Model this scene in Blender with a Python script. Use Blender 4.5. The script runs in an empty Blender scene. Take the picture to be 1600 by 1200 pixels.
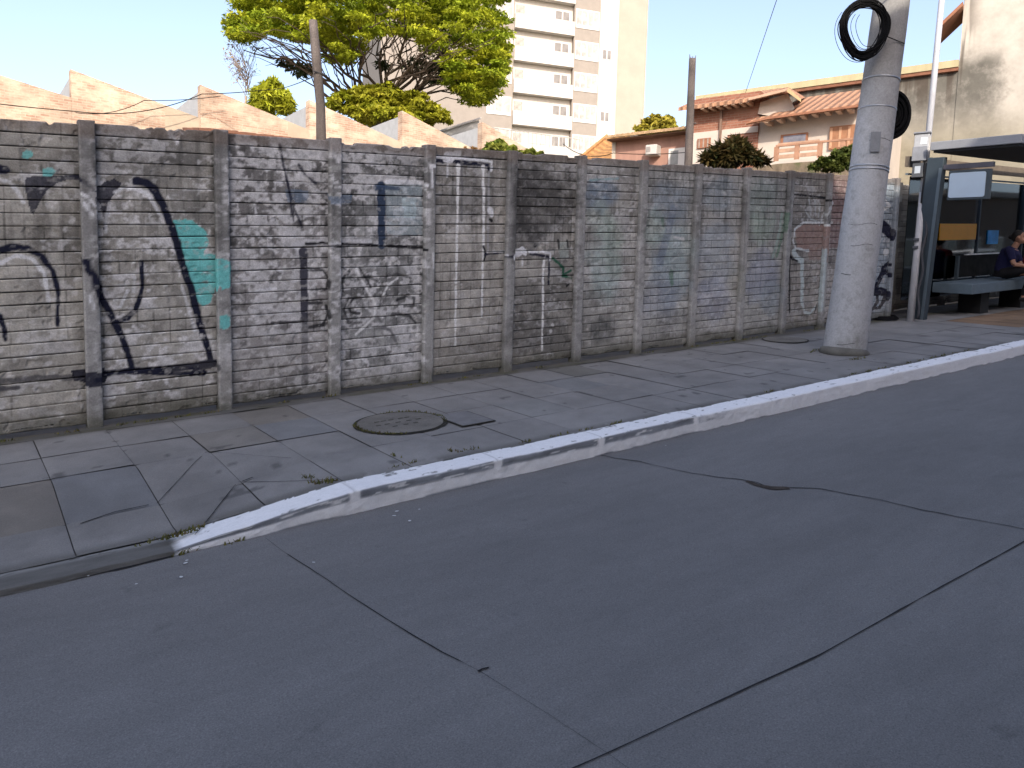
import bpy, math, random
import numpy as np
from mathutils import Vector, Matrix, Quaternion
random.seed(7); RNG=np.random.default_rng(7)
SC=bpy.context.scene; COL=SC.collection
# street frame: u runs along the kerb, v towards the wall, w above the paved plane; the street climbs to the right
s,t,D,x0,dx=[0.08075, 0.05879, 7.02646, 0.94555, 1.03907]
def SW(u,v,w=0.0): return (u,v,s*u+t*(v-D)+w)
def SWn(u,v,w): return np.stack([u,v,s*u+t*(v-D)+w],-1)

# ------------------------------------------------------------------ noise (numpy)
def _h(i,j,seed):
    n=(i.astype(np.int64)*374761393+j.astype(np.int64)*668265263+seed*2147483647)&0xFFFFFFFF
    n=((n^(n>>13))*1274126177)&0xFFFFFFFF
    return ((n^(n>>16))&0xFFFF)/65535.0
def vnoise(x,y,seed=0):
    i=np.floor(x);j=np.floor(y);a=x-i;b=y-j;a=a*a*(3-2*a);b=b*b*(3-2*b)
    return (_h(i,j,seed)*(1-a)+_h(i+1,j,seed)*a)*(1-b)+(_h(i,j+1,seed)*(1-a)+_h(i+1,j+1,seed)*a)*b
def fbm(x,y,seed=0,o=4):
    r=0;amp=.5;tot=0
    for k in range(o):
        r=r+amp*vnoise(x*2**k,y*2**k,seed+k*17);tot+=amp;amp*=.55
    return r/tot
def sst(a,b,x):
    q=np.clip((x-a)/(b-a),0,1);return q*q*(3-2*q)
def mix(c,col,m): return c*(1-m[...,None])+np.asarray(col)*m[...,None]

# ------------------------------------------------------------------ materials
def newmat(name):
    m=bpy.data.materials.new(name);m.use_nodes=True
    nt=m.node_tree;b=nt.nodes['Principled BSDF'];return m,nt,b
def noise_node(nt,scale,detail=4,rough=.6):
    tc=nt.nodes.new('ShaderNodeTexCoord');n=nt.nodes.new('ShaderNodeTexNoise')
    n.inputs['Scale'].default_value=scale;n.inputs['Detail'].default_value=detail;n.inputs['Roughness'].default_value=rough
    nt.links.new(tc.outputs['Object'],n.inputs['Vector']);return n
def mulv(nt,colsock,n,lo,hi):
    mr=nt.nodes.new('ShaderNodeMapRange');mr.inputs[1].default_value=.3;mr.inputs[2].default_value=.7
    mr.inputs[3].default_value=lo;mr.inputs[4].default_value=hi
    nt.links.new(n.outputs['Fac'],mr.inputs[0])
    mx=nt.nodes.new('ShaderNodeVectorMath');mx.operation='SCALE'
    nt.links.new(colsock,mx.inputs[0]);nt.links.new(mr.outputs[0],mx.inputs['Scale']);return mx.outputs[0]
def mat(name,col,rough=.85,var=.18,scale=5,fine=.08,fscale=90,bump=.15,metal=0,spec=.3,attr=None,streak=0,col2=None,c2s=1.2,c2r=(.45,.6)):
    m,nt,b=newmat(name);L=nt.links.new
    if attr:
        a=nt.nodes.new('ShaderNodeAttribute');a.attribute_name=attr;sock=a.outputs['Color']
    else:
        r=nt.nodes.new('ShaderNodeRGB');r.outputs[0].default_value=(*col,1);sock=r.outputs[0]
    if col2:
        n=noise_node(nt,c2s,6,.65);mr=nt.nodes.new('ShaderNodeMapRange');mr.inputs[1].default_value=c2r[0];mr.inputs[2].default_value=c2r[1]
        L(n.outputs['Fac'],mr.inputs[0]);mx=nt.nodes.new('ShaderNodeMix');mx.data_type='RGBA'
        L(mr.outputs[0],mx.inputs[0]);L(sock,mx.inputs[6]);mx.inputs[7].default_value=(*col2,1);sock=mx.outputs[2]
    if var: sock=mulv(nt,sock,noise_node(nt,scale,5),1-var,1+var)
    nf=noise_node(nt,fscale,3)
    if fine: sock=mulv(nt,sock,nf,1-fine,1+fine)
    if streak:
        tc=nt.nodes.new('ShaderNodeTexCoord');mp=nt.nodes.new('ShaderNodeMapping');mp.inputs['Scale'].default_value=(6,6,.35)
        n=nt.nodes.new('ShaderNodeTexNoise');n.inputs['Scale'].default_value=1.0;n.inputs['Detail'].default_value=5
        L(tc.outputs['Object'],mp.inputs[0]);L(mp.outputs[0],n.inputs['Vector']);sock=mulv(nt,sock,n,1-streak,1+streak*.4)
    L(sock,b.inputs['Base Color'])
    b.inputs['Roughness'].default_value=rough;b.inputs['Metallic'].default_value=metal;b.inputs['Specular IOR Level'].default_value=spec
    if bump:
        bp=nt.nodes.new('ShaderNodeBump');bp.inputs['Strength'].default_value=bump;bp.inputs['Distance'].default_value=.01
        L(nf.outputs['Fac'],bp.inputs['Height']);L(bp.outputs[0],b.inputs['Normal'])
    return m
def brick(name,c1,c2,mortar,d,bw=.22,bh=.075,patch=None,ps=.5,pr=(.45,.62),dirt=.25):
    m,nt,b=newmat(name);L=nt.links.new
    tc=nt.nodes.new('ShaderNodeTexCoord')
    dt=nt.nodes.new('ShaderNodeVectorMath');dt.operation='DOT_PRODUCT';dt.inputs[1].default_value=(*d,0) if len(d)==2 else d
    L(tc.outputs['Object'],dt.inputs[0]);sp=nt.nodes.new('ShaderNodeSeparateXYZ');L(tc.outputs['Object'],sp.inputs[0])
    cb=nt.nodes.new('ShaderNodeCombineXYZ');L(dt.outputs['Value'],cb.inputs[0]);L(sp.outputs[2],cb.inputs[1])
    t_=nt.nodes.new('ShaderNodeTexBrick');L(cb.outputs[0],t_.inputs['Vector'])
    t_.inputs['Scale'].default_value=1;t_.inputs['Brick Width'].default_value=bw;t_.inputs['Row Height'].default_value=bh
    t_.inputs['Mortar Size'].default_value=.008;t_.inputs['Color1'].default_value=(*c1,1);t_.inputs['Color2'].default_value=(*c2,1);t_.inputs['Mortar'].default_value=(*mortar,1)
    sock=t_.outputs['Color']
    if patch:
        n=nt.nodes.new('ShaderNodeTexNoise');n.inputs['Scale'].default_value=ps;n.inputs['Detail'].default_value=7;n.inputs['Roughness'].default_value=.7
        mp=nt.nodes.new('ShaderNodeMapping');mp.inputs['Scale'].default_value=(1,1,2.6);L(tc.outputs['Object'],mp.inputs[0]);L(mp.outputs[0],n.inputs['Vector'])
        mr=nt.nodes.new('ShaderNodeMapRange');mr.inputs[1].default_value=pr[0];mr.inputs[2].default_value=pr[1];L(n.outputs['Fac'],mr.inputs[0])
        mx=nt.nodes.new('ShaderNodeMix');mx.data_type='RGBA';L(mr.outputs[0],mx.inputs[0]);L(sock,mx.inputs[6]);mx.inputs[7].default_value=(*patch,1);sock=mx.outputs[2]
    sock=mulv(nt,sock,noise_node(nt,1.3,6,.7),1-dirt,1+dirt*.5)
    L(sock,b.inputs['Base Color']);b.inputs['Roughness'].default_value=.9;b.inputs['Specular IOR Level'].default_value=.2
    bp=nt.nodes.new('ShaderNodeBump');bp.inputs['Strength'].default_value=.5;bp.inputs['Distance'].default_value=.01;L(t_.outputs['Fac'],bp.inputs['Height']);bp.invert=True;L(bp.outputs[0],b.inputs['Normal'])
    return m
def tile_mat(name,col,d,col2=None):
    m,nt,b=newmat(name);L=nt.links.new
    tc=nt.nodes.new('ShaderNodeTexCoord');dt=nt.nodes.new('ShaderNodeVectorMath');dt.operation='DOT_PRODUCT';dt.inputs[1].default_value=(*d,0)
    L(tc.outputs['Object'],dt.inputs[0])
    ma=nt.nodes.new('ShaderNodeMath');ma.operation='MULTIPLY';ma.inputs[1].default_value=2*math.pi/.22;L(dt.outputs['Value'],ma.inputs[0])
    si=nt.nodes.new('ShaderNodeMath');si.operation='SINE';L(ma.outputs[0],si.inputs[0])
    mr=nt.nodes.new('ShaderNodeMapRange');mr.inputs[1].default_value=-1;mr.inputs[2].default_value=1;mr.inputs[3].default_value=.72;mr.inputs[4].default_value=1.1;L(si.outputs[0],mr.inputs[0])
    r=nt.nodes.new('ShaderNodeRGB');r.outputs[0].default_value=(*col,1)
    sock=r.outputs[0]
    sc=nt.nodes.new('ShaderNodeVectorMath');sc.operation='SCALE';L(sock,sc.inputs[0]);L(mr.outputs[0],sc.inputs['Scale'])
    sock=mulv(nt,sc.outputs[0],noise_node(nt,7,5,.7),.72,1.25)
    L(sock,b.inputs['Base Color']);b.inputs['Roughness'].default_value=.9
    bp=nt.nodes.new('ShaderNodeBump');bp.inputs['Strength'].default_value=.6;bp.inputs['Distance'].default_value=.05;L(si.outputs[0],bp.inputs['Height']);L(bp.outputs[0],b.inputs['Normal'])
    return m
def leaf_mat(name):
    m,nt,b=newmat(name);L=nt.links.new
    a=nt.nodes.new('ShaderNodeAttribute');a.attribute_name='paint'
    L(a.outputs['Color'],b.inputs['Base Color']);b.inputs['Roughness'].default_value=.6;b.inputs['Specular IOR Level'].default_value=.25
    tr=nt.nodes.new('ShaderNodeBsdfTranslucent');L(a.outputs['Color'],tr.inputs['Color'])
    ms=nt.nodes.new('ShaderNodeMixShader');ms.inputs[0].default_value=.35
    out=nt.nodes['Material Output'];L(b.outputs[0],ms.inputs[1]);L(tr.outputs[0],ms.inputs[2]);L(ms.outputs[0],out.inputs['Surface']);return m
def glass_mat(name,col=(.35,.4,.42),mixf=.3,rough=.04):
    m,nt,b=newmat(name);L=nt.links.new
    tr=nt.nodes.new('ShaderNodeBsdfTransparent');tr.inputs[0].default_value=(*col,1)
    gl=nt.nodes.new('ShaderNodeBsdfGlossy');gl.inputs['Roughness'].default_value=rough;gl.inputs['Color'].default_value=(.9,.93,.95,1)
    ms=nt.nodes.new('ShaderNodeMixShader');fr=nt.nodes.new('ShaderNodeFresnel');fr.inputs[0].default_value=1.5
    ad=nt.nodes.new('ShaderNodeMath');ad.operation='ADD';ad.inputs[1].default_value=mixf;ad.use_clamp=True;L(fr.outputs[0],ad.inputs[0])
    L(ad.outputs[0],ms.inputs[0]);L(tr.outputs[0],ms.inputs[1]);L(gl.outputs[0],ms.inputs[2]);L(ms.outputs[0],nt.nodes['Material Output'].inputs['Surface']);return m

# ------------------------------------------------------------------ objects
def tag(o,label=None,cat=None,group=None,kind=None):
    if label:o['label']=label
    if cat:o['category']=cat
    if group:o['group']=group
    if kind:o['kind']=kind
    return o
def adopt(o,p):
    if p is not None:
        o.parent=p;o.matrix_parent_inverse=p.matrix_world.inverted() if False else Matrix.Translation(-wloc(p))
    return o
def wloc(p):
    l=Vector(p.location)
    return l if p.type=='EMPTY' else Vector((0,0,0))
def empty(name,loc,label,cat,group=None):
    o=bpy.data.objects.new(name,None);o.location=loc;o.empty_display_size=.3;COL.objects.link(o);return tag(o,label,cat,group)
def link(name,me,m,parent=None,smooth=False):
    o=bpy.data.objects.new(name,me);COL.objects.link(o)
    if m:me.materials.append(m)
    if smooth:me.polygons.foreach_set('use_smooth',[True]*len(me.polygons))
    return adopt(o,parent)
class MB:
    def __init__(s_):s_.v=[];s_.f=[]
    def quad(s_,*p):
        n=len(s_.v);s_.v+=[tuple(q) for q in p];s_.f.append(tuple(range(n,n+len(p))));return s_
    def hexa(s_,b,tp):
        n=len(s_.v);k=len(b);s_.v+=[tuple(q) for q in b]+[tuple(q) for q in tp]
        s_.f.append(tuple(n+i for i in reversed(range(k))));s_.f.append(tuple(n+k+i for i in range(k)))
        for i in range(k):j=(i+1)%k;s_.f.append((n+i,n+j,n+k+j,n+k+i))
        return s_
    def box(s_,x0_,x1,y0,y1,z0,z1,fn=lambda a,b,c:(a,b,c)):
        q=[(x0_,y0),(x1,y0),(x1,y1),(x0_,y1)]
        return s_.hexa([fn(a,b,z0) for a,b in q],[fn(a,b,z1) for a,b in q])
    def tube(s_,pts,r,n=8,caps=True):
        pts=[Vector(p) for p in pts];k=len(pts);base=len(s_.v);rs=r if isinstance(r,(list,tuple)) else [r]*k;ref=None
        for i,p in enumerate(pts):
            d=(pts[min(i+1,k-1)]-pts[max(i-1,0)]).normalized()
            if ref is None:
                ref=d.orthogonal().normalized()
            ref=(ref-d*ref.dot(d)).normalized();b2=d.cross(ref)
            for j in range(n):
                a=2*math.pi*j/n;s_.v.append(tuple(p+(ref*math.cos(a)+b2*math.sin(a))*rs[i]))
        for i in range(k-1):
            for j in range(n):
                a=base+i*n+j;b_=base+i*n+(j+1)%n;s_.f.append((a,b_,b_+n,a+n))
        if caps:
            s_.f.append(tuple(base+j for j in reversed(range(n))));s_.f.append(tuple(base+(k-1)*n+j for j in range(n)))
        return s_
    def build(s_,name,m,parent=None,smooth=False,bevel=0):
        me=bpy.data.meshes.new(name);me.from_pydata(s_.v,[],s_.f);me.validate();me.update()
        o=link(name,me,m,parent,smooth)
        if bevel:
            bv=o.modifiers.new('bevel','BEVEL');bv.width=bevel;bv.segments=2;bv.limit_method='ANGLE'
        return o
def npmesh(name,V,F,m,parent=None,paint=None,smooth=False):
    me=bpy.data.meshes.new(name);V=np.asarray(V,np.float32).reshape(-1,3);F=np.asarray(F,np.int32)
    k=F.shape[1];me.vertices.add(len(V));me.vertices.foreach_set('co',V.ravel())
    me.loops.add(F.size);me.loops.foreach_set('vertex_index',F.ravel())
    me.polygons.add(len(F));me.polygons.foreach_set('loop_start',np.arange(0,F.size,k,dtype=np.int32))
    me.update(calc_edges=True);me.validate()
    if paint is not None:
        a=me.color_attributes.new('paint','FLOAT_COLOR','POINT');c=np.ones((len(V),4),np.float32);c[:,:3]=np.clip(paint.reshape(-1,3),0,1);a.data.foreach_set('color',c.ravel())
    return link(name,me,m,parent,smooth)
def gridfaces(nu,nv):
    i=np.arange(nu-1)[:,None]*nv+np.arange(nv-1)[None,:]
    return np.stack([i,i+nv,i+nv+1,i+1],-1).reshape(-1,4)
# ------------------------------------------------------------------ the viewpoint
f,yaw,pitch,roll,h=[1194.92217, 0.63699, -0.10214, 0.02528, 1.15454]
f_len=f
def _cam():
    cy,sy,cp,sp_=math.cos(yaw),math.sin(yaw),math.cos(pitch),math.sin(pitch)
    F=Vector((sy*cp,cy*cp,sp_));R_=Vector((cy,-sy,0));U=R_.cross(F);c,q=math.cos(roll),math.sin(roll)
    return R_*c+U*q,-R_*q+U*c,F
CR,CU,CF=_cam();CAMP=Vector((0,0,h))
def RAY(px,py): return np.array(CF)+np.array(CR)*(px-800)/f_len-np.array(CU)*(py-600)/f_len

# ================================================================== THE FENCE: weathered concrete plank wall with graffiti
HW=2.40
def segdist(u,w,pts):
    d=np.full(u.shape,9.0);tt=np.zeros(u.shape)
    for i in range(len(pts)-1):
        a=np.array(pts[i]);b=np.array(pts[i+1]);ab=b-a;l=max(ab@ab,1e-9)
        k=np.clip(((u-a[0])*ab[0]+(w-a[1])*ab[1])/l,0,1)
        q=np.hypot(u-a[0]-k*ab[0],w-a[1]-k*ab[1]);m=q<d;d=np.where(m,q,d);tt=np.where(m,i+k,tt)
    return d,tt/(max(1,len(pts)-1))
def inpoly(u,w,pts):
    r=np.zeros(u.shape,bool);n=len(pts)
    for i in range(n):
        x1,y1=pts[i];x2,y2=pts[(i+1)%n]
        if y1==y2:continue
        c=((y1>w)!=(y2>w))&(u<(x2-x1)*(w-y1)/(y2-y1)+x1);r^=c
    return r
NAVY=(.017,.019,.038);BLK=(.02,.02,.024);WHT=(.78,.79,.82);TURQ=(.17,.58,.57);GRY=(.16,.16,.17);BLU=(.14,.22,.34);PALE=(.40,.46,.46)
# strokes: (points, width at start, width at end, colour, opacity)
STROKES=[
 ([(0.263,1.395),(0.345,1.422),(0.415,1.445),(0.522,1.438),(0.613,1.372),(0.683,1.261),(0.717,1.089),(0.705,0.828)],.062,.022,NAVY,.92),
 ([(0.259,1.286),(0.341,1.326),(0.450,1.386),(0.557,1.349),(0.626,1.243),(0.654,1.023)],.032,.022,WHT,.55),
 ([(0.268,0.973),(0.327,0.930),(0.349,0.856),(0.357,0.737)],.04,.022,NAVY,.85),
 ([(0.287,2.036),(0.398,2.022)],.075,.06,NAVY,.85),
 ([(0.324,1.958),(0.364,1.950),(0.424,1.928),(0.475,1.867),(0.509,1.786)],.03,.022,WHT,.5),
 ([(0.900,1.877),(0.948,1.844),(0.987,1.784)],.02,.02,WHT,.6),
 ([(0.911,1.803),(0.967,1.718)],.02,.02,WHT,.6),
 ([(0.863,1.995),(0.925,1.963),(0.982,1.905)],.03,.03,NAVY,.35),
 ([(0.912,1.339),(0.980,1.184),(1.026,1.001),(1.106,0.818),(1.152,0.719),(1.201,0.555),(1.236,0.417)],.055,.045,NAVY,.88),
 ([(0.931,1.073),(0.956,0.969)],.026,.02,WHT,.6),
 ([(1.130,0.811),(1.202,0.837),(1.272,0.896),(1.330,1.079),(1.325,1.296)],.045,.03,NAVY,.75),
 ([(1.301,1.954),(1.373,1.946),(1.443,1.888),(1.503,1.763),(1.541,1.643),(1.585,1.531),(1.623,1.385),(1.671,1.176),(1.717,1.059),(1.746,0.908),(1.781,0.755),(1.809,0.646),(1.848,0.535),(1.868,0.437)],.065,.052,NAVY,.96),
 ([(1.906,0.393),(1.759,0.386),(1.605,0.381),(1.476,0.384),(1.226,0.396),(0.954,0.396)],.075,.04,NAVY,.93),
 ([(1.255,0.377),(1.475,0.346),(1.779,0.316)],.022,.03,NAVY,.8),
 ([(1.710,0.318),(1.806,0.313)],.05,.05,NAVY,.85),
 ([(0.781,0.406),(0.561,0.432),(0.455,0.429),(0.228,0.432)],.045,.03,NAVY,.45),
 ([(0.225,0.373),(0.431,0.367)],.045,.025,NAVY,.6),
 ([(1.142,1.863),(1.199,1.892),(1.290,1.895),(1.362,1.873),(1.429,1.785),(1.472,1.696)],.02,.02,WHT,.5),
 ([(1.102,1.770),(1.071,1.632),(1.068,1.540)],.022,.02,WHT,.4),
 ([(1.157,0.935),(1.213,1.063)],.02,.016,WHT,.5),
 ([(1.255,1.014),(1.273,1.171)],.018,.014,WHT,.4),
 ([(1.639,1.096),(1.693,0.878),(1.743,0.697)],.02,.014,WHT,.45),
 # second panel pair
 ([(2.502,2.321),(2.578,1.970),(2.631,1.645)],.026,.02,NAVY,.6),
 ([(2.566,2.015),(2.637,1.762),(2.711,1.592)],.018,.016,NAVY,.55),
 ([(2.682,2.158),(2.749,2.068),(2.842,2.001)],.02,.014,NAVY,.6),
 ([(2.642,1.422),(2.760,1.449),(3.048,1.445),(3.398,1.453)],.06,.05,(.60,.60,.62),.75),
 ([(2.673,1.439),(2.673,1.320)],.05,.05,(.60,.60,.62),.65),
 ([(2.748,1.432),(2.918,1.441),(3.094,1.432)],.022,.018,BLK,.75),
 ([(3.094,1.432),(3.559,1.406),(4.030,1.378)],.02,.026,BLK,.8),
 ([(2.722,1.367),(2.733,0.718)],.075,.07,(.07,.07,.09),.72),
 ([(2.733,0.718),(2.732,0.107)],.07,.06,(.13,.13,.14),.45),
 ([(2.772,1.192),(2.918,1.181),(2.970,1.100),(2.951,1.003),(2.797,0.999)],.02,.022,BLK,.6),
 ([(2.784,0.878),(2.938,0.869),(2.970,0.768),(2.918,0.661),(2.784,0.647)],.024,.03,BLK,.6),
 ([(2.420,0.718),(2.721,0.707)],.016,.014,BLK,.6),
 ([(2.271,1.797),(2.282,1.713)],.03,.02,WHT,.5),
 ([(2.287,1.019),(2.452,1.028)],.03,.02,WHT,.5),
 ([(3.526,1.996),(3.531,1.413)],.085,.08,(.045,.065,.11),.85),
 ([(3.470,1.976),(3.711,1.976)],.06,.03,(.05,.08,.14),.6),
 ([(3.582,2.035),(3.915,2.046),(4.020,2.036)],.05,.03,WHT,.6),
 ([(3.256,1.181),(3.373,0.982),(3.479,0.810),(3.452,0.697),(3.259,0.546)],.022,.02,(.78,.78,.78),.8),
 ([(3.714,1.081),(3.606,1.009),(3.550,0.909)],.022,.018,(.78,.78,.78),.8),
 ([(3.296,1.192),(3.422,1.005)],.018,.018,BLK,.55),
 ([(3.181,1.165),(3.108,1.094),(3.122,0.957)],.016,.016,BLK,.55),
 ([(3.230,0.895),(3.176,0.829),(3.203,0.765),(3.299,0.746)],.02,.02,BLK,.6),
 ([(3.305,0.897),(3.182,0.904),(3.129,0.795),(3.183,0.666),(3.320,0.656)],.014,.014,BLK,.5),
 ([(3.694,0.849),(3.819,0.894),(3.909,0.863),(3.903,0.784),(3.798,0.790)],.016,.016,BLK,.55),
 ([(3.601,0.725),(3.747,0.709),(3.859,0.688),(3.935,0.609)],.022,.014,BLK,.55),
 ([(3.552,0.593),(3.639,0.553),(3.714,0.416)],.026,.018,GRY,.6),
 ([(3.283,1.087),(3.386,1.108),(3.506,1.045)],.014,.012,BLK,.45),
 ([(3.562,1.100),(3.706,1.121),(3.854,1.082)],.014,.012,BLK,.45),
 # tall bracket panels
 ([(4.137,2.293),(4.138,2.235),(4.062,2.231),(4.081,2.025)],.03,.03,WHT,.75),
 ([(4.153,2.255),(4.467,2.249),(4.805,2.237),(4.815,2.197)],.04,.045,NAVY,.85),
 ([(4.137,2.293),(4.475,2.293),(4.846,2.276),(4.840,2.184)],.026,.03,WHT,.8),
 ([(4.284,2.306),(4.339,2.309)],.09,.09,WHT,.75),([(4.386,2.331),(4.418,2.339)],.08,.07,WHT,.7),([(4.269,2.273),(4.324,2.262)],.07,.06,WHT,.6),
 ([(4.286,2.228),(4.288,2.097)],.022,.015,WHT,.5),
 ([(4.459,2.249),(4.473,1.983),(4.473,1.648)],.026,.02,GRY,.5),
 ([(4.421,2.194),(4.421,1.781),(4.418,1.195),(4.420,0.317)],.03,.02,(.84,.84,.84),.9),
 ([(4.739,2.207),(4.762,1.648),(4.759,1.094),(4.763,0.603)],.032,.022,(.84,.84,.84),.9),
 ([(4.420,2.207),(4.421,2.188)],.05,.045,(.85,.85,.85),.95),([(4.739,2.214),(4.739,2.194)],.05,.045,(.85,.85,.85),.95),
 ([(4.816,2.162),(4.817,1.786),(4.822,1.301)],.028,.02,(.38,.38,.39),.55),
 ([(4.844,1.752),(4.862,1.703)],.075,.06,WHT,.65),([(4.838,1.655),(4.864,1.641)],.026,.026,BLK,.85),
 ([(4.760,1.365),(4.796,1.288),(4.773,1.212)],.026,.024,BLK,.8),
 ([(4.797,1.274),(5.047,1.289),(5.180,1.286)],.02,.026,NAVY,.8),
 ([(4.813,1.305),(5.064,1.306)],.018,.014,WHT,.6),
 ([(4.100,1.338),(4.110,1.205)],.03,.028,(.65,.65,.65),.8),
 ([(5.181,1.279),(5.253,1.284)],.08,.09,WHT,.75),([(5.288,1.305),(5.344,1.275)],.08,.05,WHT,.7),
 ([(5.409,1.266),(5.568,1.248),(5.693,1.222),(5.695,0.911)],.026,.024,NAVY,.8),
 ([(5.389,1.288),(5.595,1.284),(5.710,1.266),(5.704,1.192)],.02,.018,WHT,.65),
 ([(5.608,1.180),(5.617,0.691),(5.628,0.143)],.028,.018,(.84,.84,.84),.9),
 ([(5.742,1.206),(5.821,1.159),(5.912,1.096),(5.906,1.006),(6.037,0.971)],.026,.03,(.03,.11,.07),.75),
 ([(5.935,1.028),(6.033,1.062)],.018,.018,(.03,.11,.07),.7),
 ([(5.820,1.420),(5.834,1.323)],.02,.016,BLK,.6),([(5.958,1.418),(5.972,1.335)],.02,.016,BLK,.6),
 ([(5.470,1.359),(5.480,1.352)],.03,.03,BLK,.7),([(5.981,0.874),(6.010,0.896)],.026,.026,BLK,.8),
 ([(5.772,0.433),(5.782,0.424)],.034,.034,(.6,.6,.6),.8),([(5.746,0.359),(5.756,0.351)],.034,.034,(.6,.6,.6),.8),
 ([(5.301,1.204),(5.303,1.146)],.03,.02,WHT,.5),
 # faded murals at the far end
 ([(6.290,2.127),(6.743,2.165)],.025,.02,(.3,.42,.45),.7),
 ([(7.772,1.818),(7.693,1.528),(7.561,1.140)],.12,.14,(.16,.20,.28),.28),
 ([(7.573,1.693),(7.591,1.603)],.05,.04,(.09,.18,.12),.4),
 ([(7.791,0.998),(7.814,0.845)],.08,.06,(.09,.20,.13),.4),
 ([(7.809,1.460),(7.999,1.433)],.03,.03,(.6,.6,.6),.8),
 ([(7.695,0.393),(7.711,0.341)],.04,.03,(.5,.5,.5),.6),
 ([(10.259,1.789),(10.195,1.466),(10.098,1.163)],.07,.06,(.09,.21,.13),.42),
 ([(10.162,1.788),(10.101,1.447),(10.004,1.146)],.06,.05,(.32,.42,.38),.5),
 ([(11.512,1.637),(10.721,1.637),(10.514,1.540),(10.482,1.367),(10.561,1.249),(10.854,1.204),(10.923,1.203)],.035,.03,(.68,.70,.70),.8),
 ([(10.517,1.191),(10.628,1.091),(10.751,1.049),(10.823,0.390)],.10,.08,(.55,.62,.62),.75),
 ([(10.823,0.390),(10.908,0.244),(11.068,0.213),(11.181,0.307)],.05,.04,(.58,.64,.64),.75),
 ([(11.306,1.235),(11.315,0.850),(11.289,0.300)],.08,.06,(.53,.60,.61),.7),
 ([(11.340,1.858),(11.245,1.757),(11.157,1.597)],.035,.03,(.5,.52,.52),.7),
 ([(11.475,1.940),(11.336,1.898)],.07,.06,(.42,.44,.47),.7),
 ([(10.834,1.998),(10.913,1.755)],.03,.03,(.42,.44,.44),.65),([(10.992,1.972),(11.034,1.756)],.03,.03,(.42,.44,.44),.65),([(11.136,1.935),(11.124,1.736)],.03,.03,(.42,.44,.44),.6),([(10.751,1.822),(10.902,1.696),(11.080,1.657)],.03,.03,(.42,.44,.44),.6),
 ([(10.366,1.999),(10.420,1.174),(10.498,0.272)],.03,.03,BLK,.75),
 ([(10.405,1.165),(10.495,1.085),(10.632,1.052)],.05,.02,BLK,.75),
 ([(10.442,2.058),(10.932,2.039),(11.411,2.019)],.024,.03,BLK,.8),
 ([(11.175,0.206),(11.228,0.365)],.024,.02,(.05,.06,.06),.6),
 # stencil panel
 ([(13.089,1.584),(13.340,1.473)],.22,.20,NAVY,.85),
 ([(13.216,1.144),(13.280,1.143)],.12,.12,(.55,.57,.6),.85),
 ([(13.349,0.963),(13.251,0.900),(13.219,0.823)],.05,.15,NAVY,.85),
 ([(13.173,0.847),(13.377,0.773)],.12,.08,NAVY,.85),
 ([(13.143,0.760),(13.034,0.632),(12.992,0.479)],.13,.16,NAVY,.88),
 ([(12.971,0.480),(13.162,0.471),(13.362,0.427)],.15,.13,NAVY,.88),
 ([(13.340,0.428),(13.292,0.307),(13.179,0.202)],.12,.08,NAVY,.88),
 ([(13.062,0.431),(13.081,0.297),(12.930,0.174)],.10,.06,NAVY,.8),
 ([(12.909,0.175),(13.202,0.190)],.05,.04,NAVY,.8),
 ([(12.889,1.961),(13.113,2.007),(13.251,1.933),(13.009,1.855)],.06,.05,(.5,.52,.54),.7),
 ([(12.791,1.034),(12.726,0.906)],.25,.2,(.24,.36,.44),.6),
]
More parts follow.
